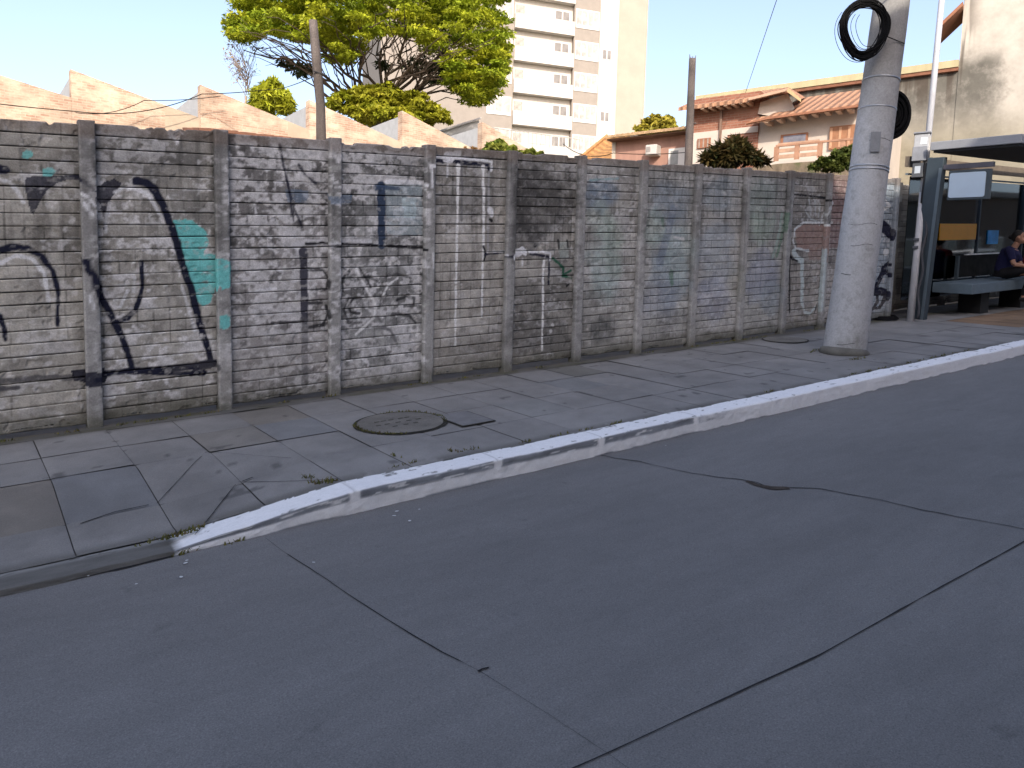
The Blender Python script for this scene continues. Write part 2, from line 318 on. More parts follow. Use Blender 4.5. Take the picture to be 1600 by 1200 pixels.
FILLS=[
 ([(0.528,1.969),(0.633,1.989),(0.719,1.990),(0.885,2.004),(0.898,1.967),(0.805,1.959),(0.752,1.943),(0.668,1.882),(0.619,1.798),(0.569,1.691),(0.549,1.739),(0.532,1.845),(0.522,1.916)],NAVY,.86),
 ([(0.648,2.041),(0.682,2.052),(0.733,2.025),(0.706,1.990),(0.646,1.983)],TURQ,.8),
 ([(0.517,2.155),(0.539,2.180),(0.576,2.167),(0.583,2.134),(0.549,2.109),(0.516,2.126)],TURQ,.75),
 ([(1.000,1.910),(1.051,1.921),(1.074,1.947),(1.135,1.970),(1.191,1.936),(1.161,1.884),(1.127,1.837),(1.098,1.781),(1.086,1.668),(1.078,1.571),(1.051,1.571),(1.045,1.693),(1.024,1.785),(0.997,1.809)],NAVY,.88),
 ([(0.792,0.467),(0.896,0.465),(1.021,0.446),(1.048,0.395),(1.032,0.328),(0.916,0.337),(0.798,0.373)],NAVY,.93),
 ([(1.759,0.403),(1.895,0.423),(1.889,0.349),(1.710,0.341)],NAVY,.9),
 ([(1.582,1.649),(1.737,1.644),(1.799,1.584),(1.857,1.539),(1.861,1.424),(1.817,1.358),(1.969,1.349),(2.040,1.325),(2.055,1.223),(2.032,1.089),(1.959,1.069),(1.938,1.115),(1.904,1.010),(1.870,0.923),(1.805,0.893),(1.752,0.963),(1.687,1.165),(1.634,1.384)],TURQ,.93),
 ([(1.934,0.840),(1.984,0.859),(2.028,0.822),(2.033,0.764),(1.993,0.716),(1.949,0.736)],TURQ,.9),
 ([(1.541,1.909),(1.959,1.892),(1.972,1.589),(1.826,1.589),(1.737,1.654),(1.587,1.665)],(.17,.168,.16),.55),
 ([(3.568,2.023),(3.990,2.022),(3.998,1.503),(3.587,1.520)],(.36,.45,.50),.5),
 ([(3.755,1.889),(3.917,1.879),(3.920,1.679),(3.773,1.679)],(.50,.62,.66),.6),
 ([(2.548,1.934),(2.774,1.928),(2.761,1.810),(2.577,1.819)],BLU,.45),
 ([(2.963,1.909),(3.212,1.902),(3.199,1.817),(2.976,1.825)],BLU,.5),
 ([(5.821,1.398),(5.979,1.395),(5.987,1.199),(5.849,1.203)],(.38,.44,.42),.5),
 ([(10.497,1.540),(10.740,1.618),(11.439,1.637),(11.456,1.191),(10.924,1.193),(10.611,1.248)],(.36,.235,.20),.75),
 ([(10.887,1.213),(11.418,1.202),(11.400,1.050),(10.938,1.063)],(.30,.20,.175),.6),
 ([(11.359,2.456),(11.966,2.480),(12.048,1.242),(11.487,1.232)],(.20,.12,.12),.65),
]
# soft colour clouds: (centre, radius u, radius w, colour, opacity)
CLOUDS=[((6.486,1.958),.28,.22,(0.165,0.223,0.295),.75),((6.582,1.105),.30,.55,(0.291,0.374,0.374),.6),((6.501,1.650),.25,.25,(0.389,0.458,0.416),.45),((6.711,1.337),.2,.4,(0.220,0.270,0.220),.4),((6.566,0.355),.25,.22,(0.060,0.065,0.065),.75),
 ((7.681,1.900),.45,.32,(0.218,0.259,0.301),.7),((7.737,1.067),.42,.55,(0.257,0.319,0.368),.7),((7.580,0.654),.4,.3,(0.227,0.249,0.301),.6),((7.912,1.231),.3,.4,(0.357,0.434,0.413),.4),((7.845,0.383),.4,.15,(0.130,0.135,0.140),.6),((7.402,1.570),.25,.3,(0.311,0.395,0.357),.5),
 ((8.707,2.003),.45,.3,(0.206,0.246,0.280),.65),((8.703,1.213),.45,.5,(0.297,0.333,0.372),.65),((8.684,0.591),.4,.35,(0.284,0.299,0.359),.6),((9.157,0.839),.2,.3,(0.200,0.200,0.170),.5),
 ((9.641,2.023),.4,.35,(0.226,0.277,0.263),.6),((9.685,1.563),.35,.25,(0.287,0.381,0.325),.5),((9.747,0.908),.4,.4,(0.264,0.288,0.366),.65),((10.019,0.516),.3,.25,(0.299,0.344,0.382),.6),
 ((5.499,1.865),.55,.45,(0.075,0.073,0.073),.85),((5.282,1.506),.25,.3,(0.090,0.088,0.088),.7),((5.553,0.360),.5,.22,(0.120,0.117,0.112),.7),((5.681,2.014),.4,.2,(0.090,0.088,0.085),.6),
 ((4.582,1.851),.5,.22,(0.155,0.152,0.145),.65),((4.619,0.263),.5,.22,(0.155,0.150,0.140),.6),((1.388,2.164),.7,.2,(0.140,0.138,0.135),.6),((3.839,2.221),.5,.2,(0.130,0.130,0.130),.5),((2.269,0.313),.4,.3,(0.220,0.210,0.200),.4),((6.910,2.123),.2,.3,(0.170,0.160,0.150),.5)]
SEP=[x0+i*dx for i in range(-4,13)]
# whitewash left on each bay, mould on each bay, general tint
BAY={-4:(.1,.3,(.29,.28,.255)),-3:(.15,.35,(.28,.27,.25)),-2:(.1,.3,(.29,.28,.255)),-1:(.14,.22,(.30,.287,.26)),0:(.26,.30,(.265,.255,.235)),1:(.58,.42,(.225,.218,.215)),2:(.55,.45,(.215,.216,.215)),3:(.10,.35,(.285,.272,.25)),4:(.12,.75,(.265,.255,.235)),5:(.12,.4,(.28,.275,.26)),6:(.10,.4,(.275,.275,.265)),7:(.10,.32,(.275,.27,.26)),8:(.08,.32,(.255,.255,.245)),9:(.1,.45,(.25,.235,.215)),10:(.1,.4,(.25,.24,.23)),11:(.1,.3,(.2,.235,.275))}
WALL_GAIN=1.52
def paint_wall(u,w,post=False):
    """colour of the wall face at street position u and height w (metres)"""
    bay=np.floor((u-x0)/dx).astype(int);k=np.floor(w/.1)
    c=np.zeros(u.shape+(3,));ww=np.zeros(u.shape);mo=np.zeros(u.shape)
    for b_,(a1,a2,col) in BAY.items():
        m=bay==b_;c[m]=col;ww[m]=a1;mo[m]=a2
    c[bay>11]=BAY[11][2];c[bay<-4]=BAY[-4][2]
    if post:
        c[:]=(.238,.236,.232);c[u>x0+11.6*dx]=(.17,.19,.215);ww=ww*.55;mo=mo*.6
    pl=_h(k,bay,5)-.5
    blk=_h(np.floor(u/.128+ _h(k,bay,9)*.25),k,11)-.5
    if not post:
        c*=(1+.30*pl+.20*blk)[...,None]
        seam=np.abs(((u/.128+.1*(_h(k,bay,9)-.5))%1)-.5)
        sm=(seam>.455)*(.20+.35*_h(np.floor(u/.128),np.floor(k/3)+bay*7,3))*sst(.35,.6,vnoise(u*3,w*6,8))
        c*=(1-sm)[...,None]
    n1=fbm(u*2.2,w*2.2,1,5);n2=fbm(u*7,w*9,2,4);n3=fbm(u*24,w*30,3,3);n4=fbm(u*1.1+40,w*1.4,4,4);st=fbm(u*14,w*1.3,6,4)
    c*=(.72+.56*n1)[...,None];c*=(.86+.28*n3)[...,None]
    # vertical run-off streaks
    c*=(1-.35*sst(.52,.7,st)*sst(.2,1.6,w))[...,None]
    # mould
    mm=sst(.62-.32*mo,.80-.25*mo,fbm(u*1.7+9,w*2.6+3,21,5))*.8
    c=mix(c,(.085,.083,.08),mm*(.55+.45*n2)*np.clip(mo*1.6,0,1))
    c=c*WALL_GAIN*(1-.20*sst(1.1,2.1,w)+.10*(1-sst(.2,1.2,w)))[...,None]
    # fine dark mottling
    c*=(1-.42*sst(.54,.70,fbm(u*13,w*18,23,4))*(.35+.65*np.clip(mo+ww*.6,0,1)))[...,None]
    # peeling whitewash, torn in brick shaped flakes
    fl=(fbm(u*6+_h(k,bay,31)*9,w*10+k*.37,33,5)*.6+fbm(u*1.6+7,w*2.1,34,3)*.4)*.62+_h(np.floor(u/.17+.5*(k%2)),k,35)*.10+n3*.28
    thr=.585-.20*ww;wm=sst(thr-.035,thr+.05,fl)*np.clip(ww*4,0,1)*(.55+.9*n2)
    wc=np.stack([.70+0*u,.695+0*u,.705+0*u],-1)*(.55+.75*n3)[...,None]
    wm=np.clip(wm,0,1);c=c*(1-.8*wm[...,None])+wc*.8*wm[...,None]
    for (cu,cw),ru,rw,col,op in CLOUDS:
        bb=(np.abs(u-cu)<ru*1.6)&(np.abs(w-cw)<rw*1.6)
        if not bb.any():continue
        uu=u[bb];vv=w[bb];q=np.hypot((uu-cu)/ru,(vv-cw)/rw)+.9*(fbm(uu*4,vv*4,41,4)-.5)
        m=(1-sst(.55,1.15,q))*op*(.45+.8*fbm(uu*11,vv*16,43,3))
        base=c[bb];lum=base.mean(-1,keepdims=True)/.25
        c[bb]=base*(1-np.clip(m,0,1)[:,None])+np.asarray(col)*np.clip(.55+.45*lum,.5,1.5)*np.clip(m,0,1)[:,None]
    wear=fbm(u*19,w*26,51,4)*.6+fbm(u*6,w*40,52,3)*.4
    ro=(fbm(u*22,w*22,55,2)-.5)*.022
    for pts,col,op in FILLS:
        P_=np.array(pts);bb=(u>P_[:,0].min()-.05)&(u<P_[:,0].max()+.05)&(w>P_[:,1].min()-.05)&(w<P_[:,1].max()+.05)
        if not bb.any():continue
        uu=u[bb];vv=w[bb];r2=ro[bb];m=inpoly(uu+r2,vv+r2*.8,pts)*op*(1-.75*sst(.60,.74,wear[bb]))
        c[bb]=c[bb]*(1-m[:,None])+np.asarray(col)*(.8+.4*n3[bb])[:,None]*m[:,None]
    for pts,w0,w1,col,op in STROKES:
        P_=np.array(pts);bb=(u>P_[:,0].min()-.16)&(u<P_[:,0].max()+.16)&(w>P_[:,1].min()-.16)&(w<P_[:,1].max()+.16)
        if not bb.any():continue
        uu=u[bb];vv=w[bb];d,tt=segdist(uu,vv,pts);hw=np.maximum((w0+(w1-w0)*tt)*.5,.0115)
        m=(1-sst(hw-.005,hw+.008,d+ro[bb]*.8))*min(1,op*1.45)*(1-.7*sst(.61,.74,wear[bb]))
        c[bb]=c[bb]*(1-m[:,None])+np.asarray(col)*(.8+.4*n3[bb])[:,None]*m[:,None]
    # light speckle where render has flaked
    c=mix(c,(.55,.545,.53),sst(.66,.72,fbm(u*16,w*22,57,3))*.5*np.clip(ww*2+.1,0,.8))
    # brown dust along the coping, damp and moss at the foot
    c=mix(c,(.19,.15,.125),sst(2.27,2.36,w)*.62);
    c=mix(c,(.10,.10,.075),sst(.22,.0,w+.14*(n2-.5))*.75)
    c=mix(c,(.31,.295,.265),sst(.30,.10,np.abs(w-.2))*.18*(n1>.45))
    # occlusion shade and grime painted into the colour beside the posts
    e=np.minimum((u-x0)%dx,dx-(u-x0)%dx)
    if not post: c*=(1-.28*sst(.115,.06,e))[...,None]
    return np.clip(c,0,.85)
M_WALL=mat('weathered_concrete',(.3,.3,.3),attr='paint',var=.0,fine=.16,fscale=70,bump=.35,rough=.93,spec=.15)
def plank_panel(ua,ub,du,v,painter,name,parent,label=None,w0=.02,hw=HW,seed=0,foot=True):
    nu=max(4,int(round((ub-ua)/du))+1);us=np.linspace(ua,ub,nu);rows=[];dep=[];dark=[];pk=[]
    n=int(round(hw/.1))
    for k in range(n):
        lo=k*.1;off=(_h(np.array(k),np.array(seed),77)-.5)*.008;g=.002+.0045*float(_h(np.array(k),np.array(seed),78))**2
        for fr,dd,dk in ((0,.022,1),(g,.022,1),(g+.001,.003,.3),(g+.0045,0,0),(.018,0,0),(.028,0,0),(.038,0,0),(.048,0,0),(.058,0,0),(.068,0,0),(.078,0,0),(.088,0,0),(.0945,.0,0),(.0988,.004,.2)):
            rows.append(lo+fr);dep.append(dd+float(off));dark.append(dk);pk.append(k)
    rows=np.array(rows);dep=np.array(dep);dark=np.array(dark);pk=np.array(pk)
    U,Wg=np.meshgrid(us,rows,indexing='ij')
    c=painter(U,Wg)
    # the gap between planks varies along its length and is choked with paint in places
    gl=.45+.75*vnoise(U*5,pk[None,:]*3.7+seed*5,61);dk=np.clip(dark[None,:]*gl,0,1)
    c=c*(1-dk[...,None])+np.array((.012,.011,.011))*dk[...,None]
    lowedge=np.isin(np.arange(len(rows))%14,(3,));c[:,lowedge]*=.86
    hiedge=np.isin(np.arange(len(rows))%14,(12,));c[:,hiedge]*=1.12  # upper edge of each plank lightened as a painted highlight
    bow=.004*np.sin((U-ua)/(ub-ua)*math.pi)*(_h(pk,pk*0+seed,79)-.5)[None,:]*2
    ch=np.zeros(U.shape);
    m=(dark[None,:]<.9)&(fbm(U*9,Wg*9,91,3)>.69);ch[m]=.006
    sag=(fbm(U*1.5,pk[None,:]*1.0+0*U,63,2)-.5)*.007
    bt=np.where((pk==0)[None,:]&(dep[None,:]>.015),0,0)
    foot_gap=.018*vnoise(U*4,U*0+seed,64)*((pk==0)&(rows<.03))[None,:] if foot else 0
    tc_=lambda q:-.022*sst(.60,.74,fbm(q*5,q*0+seed*3,95,4))-.006*fbm(q*2,q*0+seed,96,2)
    sag=sag*(Wg<hw-.03)+tc_(U)*(Wg>hw-.07)*np.clip((Wg-hw+.07)/.06,0,1)
    V=SWn(U,v+dep[None,:]+bow+ch,Wg+w0+sag*(Wg>.02)+foot_gap)
    F=gridfaces(nu,len(rows))
    # flat top and back
    nb=V.shape[0]*V.shape[1]
    top=SWn(us,v+.07+0*us,hw+w0+tc_(us));bot=SWn(us,v+.07+0*us,w0+0*us)
    V=np.concatenate([V.reshape(-1,3),top,bot]);c=np.concatenate([c.reshape(-1,3),np.tile((.19,.15,.125),(nu,1)),np.tile((.2,.2,.19),(nu,1))])
    i=np.arange(nu-1);last=i*len(rows)+len(rows)-1
    F=np.concatenate([F,np.stack([last,last+len(rows),nb+i+1,nb+i],-1),np.stack([nb+i,nb+i+1,nb+nu+i+1,nb+nu+i],-1)])
    o=npmesh(name,V,F[:,::1],M_WALL,parent,c)
    if label:o['label']=label
    return o
def wall_post(u,v,painter,parent,hp=2.445,wd=.115,label=None,tilt=0):
    hw_=wd/2;prof=[(-hw_,.11),(-hw_,.03),(-hw_,.006),(-hw_+.006,0),(-hw_+.02,0),(-hw_*.5,0),(-.015,0),(.015,0),(hw_*.5,0),(hw_-.02,0),(hw_-.006,0),(hw_,.006),(hw_,.03),(hw_,.11)]
    ws=np.linspace(-.03,hp,200);pu=np.array([p[0] for p in prof]);pv=np.array([p[1] for p in prof])
    U=u+pu[:,None]+0*ws[None,:]+tilt*ws[None,:];Wg=ws[None,:]+0*pu[:,None]
    c=painter(U,Wg,True)
    ed=np.array([.8,.8,.9,1.05,1,1,1,1,1,1,1.05,.9,.8,.8]);c=c*ed[:,None,None]
    chip=np.where(fbm(U*18,Wg*9,93,3)>.66,.006,0)*np.array([0,0,1,1,.5,0,0,0,0,.5,1,1,0,0])[:,None]
    V=SWn(U,v-.052+pv[:,None]+chip,Wg);F=gridfaces(len(prof),len(ws))
    n=len(prof);m=len(ws);capi=np.arange(n)*m+m-1;cv=SWn(np.array([u+tilt*hp]),np.array([v]),np.array([hp+.004]));ci=n*m
    F2=np.array([[capi[i],capi[i+1],ci,ci] for i in range(n-1)])
    me_V=np.concatenate([V.reshape(-1,3),cv]);cc=np.concatenate([c.reshape(-1,3),[(.2,.165,.14)]])
    # cap as triangles folded into quads with a repeated vertex is illegal: build a small second strip instead
    back=SWn(u+pu+tilt*hp,v-.052+.11+0*pu,hp+0*pu);me_V=np.concatenate([V.reshape(-1,3),back]);cc=np.concatenate([c.reshape(-1,3),np.tile((.2,.165,.14),(n,1))])
    b0=n*m;F2=np.array([[capi[i],capi[i+1],b0+i+1,b0+i] for i in range(1,n-2)])
    o=npmesh('post',me_V,np.concatenate([F,F2]),M_WALL,parent,cc)
    if label:o['label']=label
    return o
PL_LABEL={-1:'panel with navy arch and white inner line',0:'panel with big navy letter arch and turquoise patch',1:'panel with peeling whitewash and dark rod stroke',2:'whitewashed panel with curled ornament and navy bar',3:'bare panel with two long white drips',4:'panel with black mould and green squiggle',5:'panel with faded blue patch above dark mould',6:'panel with blurred blue and green mural',7:'panel with faded lilac mural',8:'panel with green stripe on faded lilac',9:'panel with pink shape outlined in pale white',10:'panel with dark maroon paint',11:'grey blue panel with navy stencil of a crouching figure'}
fence=empty('concrete_wall',SW(5,D,0),'long grey concrete plank wall covered in worn graffiti along the pavement','wall')
for i in range(-4,12):
    ua=x0+i*dx+.045;ub=x0+(i+1)*dx-.045
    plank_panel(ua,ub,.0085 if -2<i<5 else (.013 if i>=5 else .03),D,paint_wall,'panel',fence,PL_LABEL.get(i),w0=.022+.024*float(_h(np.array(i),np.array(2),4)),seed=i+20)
for i in range(-4,13):
    wall_post(x0+i*dx,D,paint_wall,fence,tilt=(float(_h(np.array(i),np.array(1),6))-.5)*.008)
def paint_back(u,w,post=False):
    c=np.zeros(u.shape+(3,))+np.array((.17,.155,.13));k=np.floor(w/.1)
    c*=(1+.5*(_h(k,np.floor(u/dx),5)-.5))[...,None];c*=(.6+.8*fbm(u*3,w*4,71,5))[...,None]
    c=mix(c,(.06,.055,.05),sst(.45,.7,fbm(u*2,w*2,72,4))*.8);c=mix(c,(.3,.29,.26),sst(.6,.7,fbm(u*5,w*7,73,4))*.6)
    return c*2.3
UB=x0+12*dx+.25;VB=D+.62
back=empty('concrete_wall',SW(18,VB,0),'dark stained concrete plank wall set back behind the bus shelter','wall')
for i in range(9):
    plank_panel(UB+i*dx+.045,UB+(i+1)*dx-.045,.03,VB,paint_back,'panel',back,seed=i+60)
for i in range(10): wall_post(UB+i*dx,VB,paint_back,back)
plank_panel_end=MB().box(x0+12*dx+.02,x0+12*dx+.10,D+.062,VB+.05,.0,2.35,SW).build('return_panel',mat('damp_concrete',(.16,.15,.135),var=.3),back)

# ================================================================== GROUND, ROAD, PAVEMENT, KERB
RW=-.14
def gz(x,y): return s*min(max(x,-60),40)+t*(min(max(y,-12),12)-D)
xs=[-500,-200,-60,-20,0,20,40,60,200,500];ys=[-400,-60,-12,-6,0,6,8,10,12,60,200,500]
M_=MB();
for i in range(len(xs)-1):
    for j in range(len(ys)-1):
        M_.quad(*[(a,b,gz(a,b)-.34) for a,b in ((xs[i],ys[j]),(xs[i+1],ys[j]),(xs[i+1],ys[j+1]),(xs[i],ys[j+1]))])
tag(M_.build('ground',mat('bare_earth',(.13,.12,.085),var=.35,scale=.6)),kind='structure')
# road: old concrete-grey surfacing
rm,nt,b=newmat('road_surface');L=nt.links.new
r=nt.nodes.new('ShaderNodeRGB');r.outputs[0].default_value=(.184,.182,.182,1);so=r.outputs[0]
tc=nt.nodes.new('ShaderNodeTexCoord');mp=nt.nodes.new('ShaderNodeMapping');mp.inputs['Scale'].default_value=(.35,1.1,1);L(tc.outputs['Object'],mp.inputs[0])
for sc_,lo,hi in ((.55,.84,1.15),(2.6,.93,1.07),(14,.95,1.05)):
    n=nt.nodes.new('ShaderNodeTexNoise');n.inputs['Scale'].default_value=sc_;n.inputs['Detail'].default_value=6;n.inputs['Roughness'].default_value=.62;L(mp.outputs[0],n.inputs['Vector']);so=mulv(nt,so,n,lo,hi)
n=noise_node(nt,150,4,.75);so=mulv(nt,so,n,.66,1.36)
v=nt.nodes.new('ShaderNodeTexVoronoi');v.inputs['Scale'].default_value=140;L(tc.outputs['Object'],v.inputs['Vector'])
mr=nt.nodes.new('ShaderNodeMapRange');mr.inputs[1].default_value=0;mr.inputs[2].default_value=.35;mr.inputs[3].default_value=1.25;mr.inputs[4].default_value=.96;L(v.outputs['Distance'],mr.inputs[0])
sc2=nt.nodes.new('ShaderNodeVectorMath');sc2.operation='SCALE';L(so,sc2.inputs[0]);L(mr.outputs[0],sc2.inputs['Scale']);so=sc2.outputs[0]
n3=noise_node(nt,5.5,3,.5);m3=nt.nodes.new('ShaderNodeMapRange');m3.inputs[1].default_value=.70;m3.inputs[2].default_value=.76;m3.inputs[3].default_value=1;m3.inputs[4].default_value=.82;L(n3.outputs['Fac'],m3.inputs[0])
sc3=nt.nodes.new('ShaderNodeVectorMath');sc3.operation='SCALE';L(so,sc3.inputs[0]);L(m3.outputs[0],sc3.inputs['Scale']);so=sc3.outputs[0]
L(so,b.inputs['Base Color']);b.inputs['Roughness'].default_value=.82;b.inputs['Specular IOR Level'].default_value=.25
bp=nt.nodes.new('ShaderNodeBump');bp.inputs['Strength'].default_value=.45;bp.inputs['Distance'].default_value=.004;L(n.outputs['Fac'],bp.inputs['Height']);L(bp.outputs[0],b.inputs['Normal'])
M_=MB();us=np.linspace(-60,60,61);vs=np.linspace(-2.2,4.30,9)
U,Vv=np.meshgrid(us,vs,indexing='ij')
road=tag(npmesh('road',SWn(U,Vv,0*U+RW),gridfaces(61,9),rm),kind='structure')
def ribbon(pts,wd,wz,name,m,jit=.008,step=.03,seed=1,gaps=0,parent=None):
    P_=[np.array(p,float) for p in pts];V=[];F=[];acc=0
    line=[]
    for a,b_ in zip(P_[:-1],P_[1:]):
        n=max(1,int(np.linalg.norm(b_-a)/step))
        for k in range(n): line.append(a+(b_-a)*k/n)
    line.append(P_[-1]);line=np.array(line);k=np.arange(len(line))*step
    tang=np.gradient(line,axis=0);tang/=np.linalg.norm(tang,axis=1)[:,None];nr=np.stack([-tang[:,1],tang[:,0]],-1)
    cen=line+nr*((fbm(k*3,k*0+seed,seed,4)-.5)*jit*4)[:,None]
    wv=wd*(.35+1.3*fbm(k*6,k*0+seed*3,seed+5,4));
    if gaps: wv=wv*np.where(vnoise(k*1.4,k*0+seed,seed+9)<gaps,.25,1)
    A=cen+nr*wv[:,None]/2;B=cen-nr*wv[:,None]/2
    V=np.concatenate([SWn(A[:,0],A[:,1],0*k+wz),SWn(B[:,0],B[:,1],0*k+wz)]);n=len(k);i=np.arange(n-1)
    return npmesh(name,V,np.stack([i,i+1,n+i+1,n+i],-1),m,parent)
M_JOINT=mat('joint_tar',(.022,.022,.024),var=.3,rough=.9,bump=0)
tag(ribbon([(1.402,4.201),(1.419,3.990),(1.477,3.437),(1.528,2.987),(1.584,2.581),(1.633,2.370),(1.677,2.022),(1.706,1.719),(1.710,1.576),(1.725,1.332)],.006,RW+.004,'road_joint',M_JOINT,jit=.003,seed=3,gaps=.35),kind='structure')
tag(ribbon([(0.994,1.774),(1.312,1.752),(1.576,1.731),(1.706,1.719),(2.150,1.688),(2.800,1.639),(3.631,1.634),(4.746,1.619),(6.840,1.587)],.0065,RW+.0045,'road_joint',M_JOINT,jit=.0012,seed=8),kind='structure')
tag(ribbon([(4.009,4.347),(4.041,4.130),(4.136,3.955),(4.226,3.539),(4.385,3.274),(4.433,3.151),(4.423,3.041),(4.650,2.803),(4.754,2.506),(4.806,2.206),(4.876,1.939),(4.940,1.692),(4.990,1.457)],.008,RW+.0045,'road_crack',M_JOINT,jit=.014,step=.02,seed=5),kind='structure')
tag(ribbon([(4.403,3.191),(4.405,3.104),(4.429,3.020),(4.510,2.942)],.05,RW+.0052,'road_crack',mat('crack_dirt',(.055,.043,.034),var=.5,scale=30,bump=.4),jit=.03,step=.008,seed=15),kind='structure')
tag(ribbon([(1.624,2.371),(1.648,2.375),(1.674,2.368)],.008,RW+.0052,'road_crack',M_JOINT,step=.01,seed=25),kind='structure')
# dark gutter line on the left where the kerb drops
def drop(u,v): return -.105*np.clip((5.55-v)/.95,0,1)*np.clip((2.0-u)/1.08,0,1)
tag(ribbon([(-6,4.30),(-2,4.30),(0.16,4.295),(.56,4.28),(.92,4.29)],.055,RW+.005,'gutter_joint',M_JOINT,jit=.006,seed=4),kind='structure')
# dusty patches along the gutter
# kerb
ku=np.concatenate([np.arange(-6,.4,.04),np.arange(.4,7,.0115),np.arange(7,24,.03)])
prof=[(4.262,RW-.02),(4.266,RW+.001)]+[(4.266+.010*q,RW+.004+.127*q) for q in np.linspace(0,1,15)]+[(4.284,-.004),(4.296,.0)]+[(4.30+.185*q,.001+.002*math.sin(q*3)) for q in np.linspace(0.03,1,14)]+[(4.487,-.03)]
pv=np.array([p[0] for p in prof]);pw=np.array([p[1] for p in prof])
U,Pv=np.meshgrid(ku,pv,indexing='ij');Pw=0*U+pw[None,:]
low=np.clip((1.98-U)/1.06,0,1)                              # the kerb ramps down to a driveway crossing
isedge=(Pw>-.02)
Wk=RW+.0+(Pw-RW)*(1-.80*low)
c=np.zeros(U.shape+(3,))+np.array((.16,.158,.152));c*=(.75+.5*fbm(U*6,Pv*40+Pw*40,101,5))[...,None]
nz=fbm(U*9,Pw*34+Pv*26,102,5);nz2=fbm(U*2.2,Pv*3,103,3)
rel=(Pw-RW)/(-RW)                                 # 0 foot .. 1 top
white=np.array((.86,.87,.89))
topm=(pw[None,:]>-.006)&(Pv<4.474+.022*(nz-.5)*2)
edge_u=sst(.92,.99,U+.06*(nz-.5)-.25*np.clip(Pv-4.30,0,.2)*.6)
m=topm*edge_u*(1-.9*sst(.70,.78,nz))
c=mix(c,white*1.0,m)
face=~(pw[None,:]>-.006)
joint=np.abs(((U-1.0)%1.035)-.5175+.0)         # distance pattern of cast kerb stones
jd=np.min(np.stack([np.abs(U-q) for q in (1.98,3.06,4.03,5.14,6.20,7.25,8.3,9.35,10.4,11.5,12.6,13.7,15,16,17)]),0)
lower=sst(.66,.54,rel+.10*(nz-.5)+.05*nz2)
worn=sst(5.7,4.9,U+1.2*(nz-.5))                   # bare upper face up to here, fully painted further on
fm=np.clip(np.maximum(lower*.93,np.maximum(1-worn,sst(.045,.02,jd+.05*(nz-.5)))),0,1)*edge_u
fm=np.maximum(fm,edge_u*.75*sst(.60,.70,fbm(U*7,Pw*60,105,4))*(1-sst(.9,1,rel)))
fm*=sst(-.06,.02,rel-.10*sst(.45,.7,fbm(U*3,U*0,106,4)))
fcol=np.array((.95,.955,.96))
c=np.where(face[...,None],mix(np.array((.30,.32,.35))*(.5+.85*fbm(U*3,Pw*90,107,4))[...,None]+0*c,fcol,np.clip(fm,0,1)),c)
leftm=(U<.93)
c=np.where(leftm[...,None],np.array((.135,.133,.127))*(.7+.6*fbm(U*5,Pv*20,108,4))[...,None]+(.10*sst(4.42,4.47,Pv)*(nz>.42))[...,None],c)
c*=(1-.8*np.exp(-(jd/.006)**2)*(pw[None,:]>-.012)*edge_u*.5)[...,None]
c*=(.93+.14*fbm(U*30,Pv*80+Pw*80,109,3))[...,None]
pertv=(fbm(U*3,U*0+5,110,4)-.5)*.03+(fbm(U*16,Pw*20,111,3)-.5)*.010
kerb=npmesh('kerb',SWn(U,Pv+pertv*(1-.0*Pv),Wk+(fbm(U*2,U*0,112,3)-.5)*.012*(pw[None,:]>-.05)),gridfaces(len(ku),len(pv)),mat('kerb_paint',(.8,.8,.8),attr='paint',var=0,fine=.06,fscale=120,bump=.25,rough=.8),None,c)
tag(kerb,kind='structure')
# pavement: bed and separately laid slabs
sw_m=mat('pavement_slabs',(.14,.14,.14),attr='paint',var=.10,scale=1.3,fine=.13,fscale=130,bump=.3,rough=.9,spec=.2)
U,Vv=np.meshgrid(np.linspace(-6,26,161),np.linspace(4.47,8.0,30),indexing='ij')
tag(npmesh('pavement_bed',SWn(U,Vv,drop(U,Vv)-.012),gridfaces(161,30),mat('joint_dirt',(.085,.083,.08),var=.3)),kind='structure')
VV=[];FF=[];CC=[];nb=0;rs=np.random.default_rng(3)
rows=[4.492,5.11,5.70,6.275,6.86,7.06]
special={(0,0):None}
def slab_tint(u,v):
    for (cu,cv,ru,rv,col) in ((.22,5.30,.28,.38,(0.213,0.187,0.153)),(1.75,5.95,.26,.3,(0.192,0.179,0.159)),(2.25,6.55,.28,.3,(0.202,0.185,0.160)),(4.25,5.40,.26,.3,(0.213,0.216,0.213)),(1.62,6.0,.0,.0,None),(5.7,6.5,.26,.3,(.15,.147,.128)),(.75,5.3,.26,.3,(0.179,0.190,0.204)),(2.2,5.95,.2,.3,(0.185,0.196,0.210)),(5.2,6.0,.3,.2,(0.192,0.202,0.210))):
        if abs(u-cu)<ru and abs(v-cv)<rv:return np.array(col)
    return None
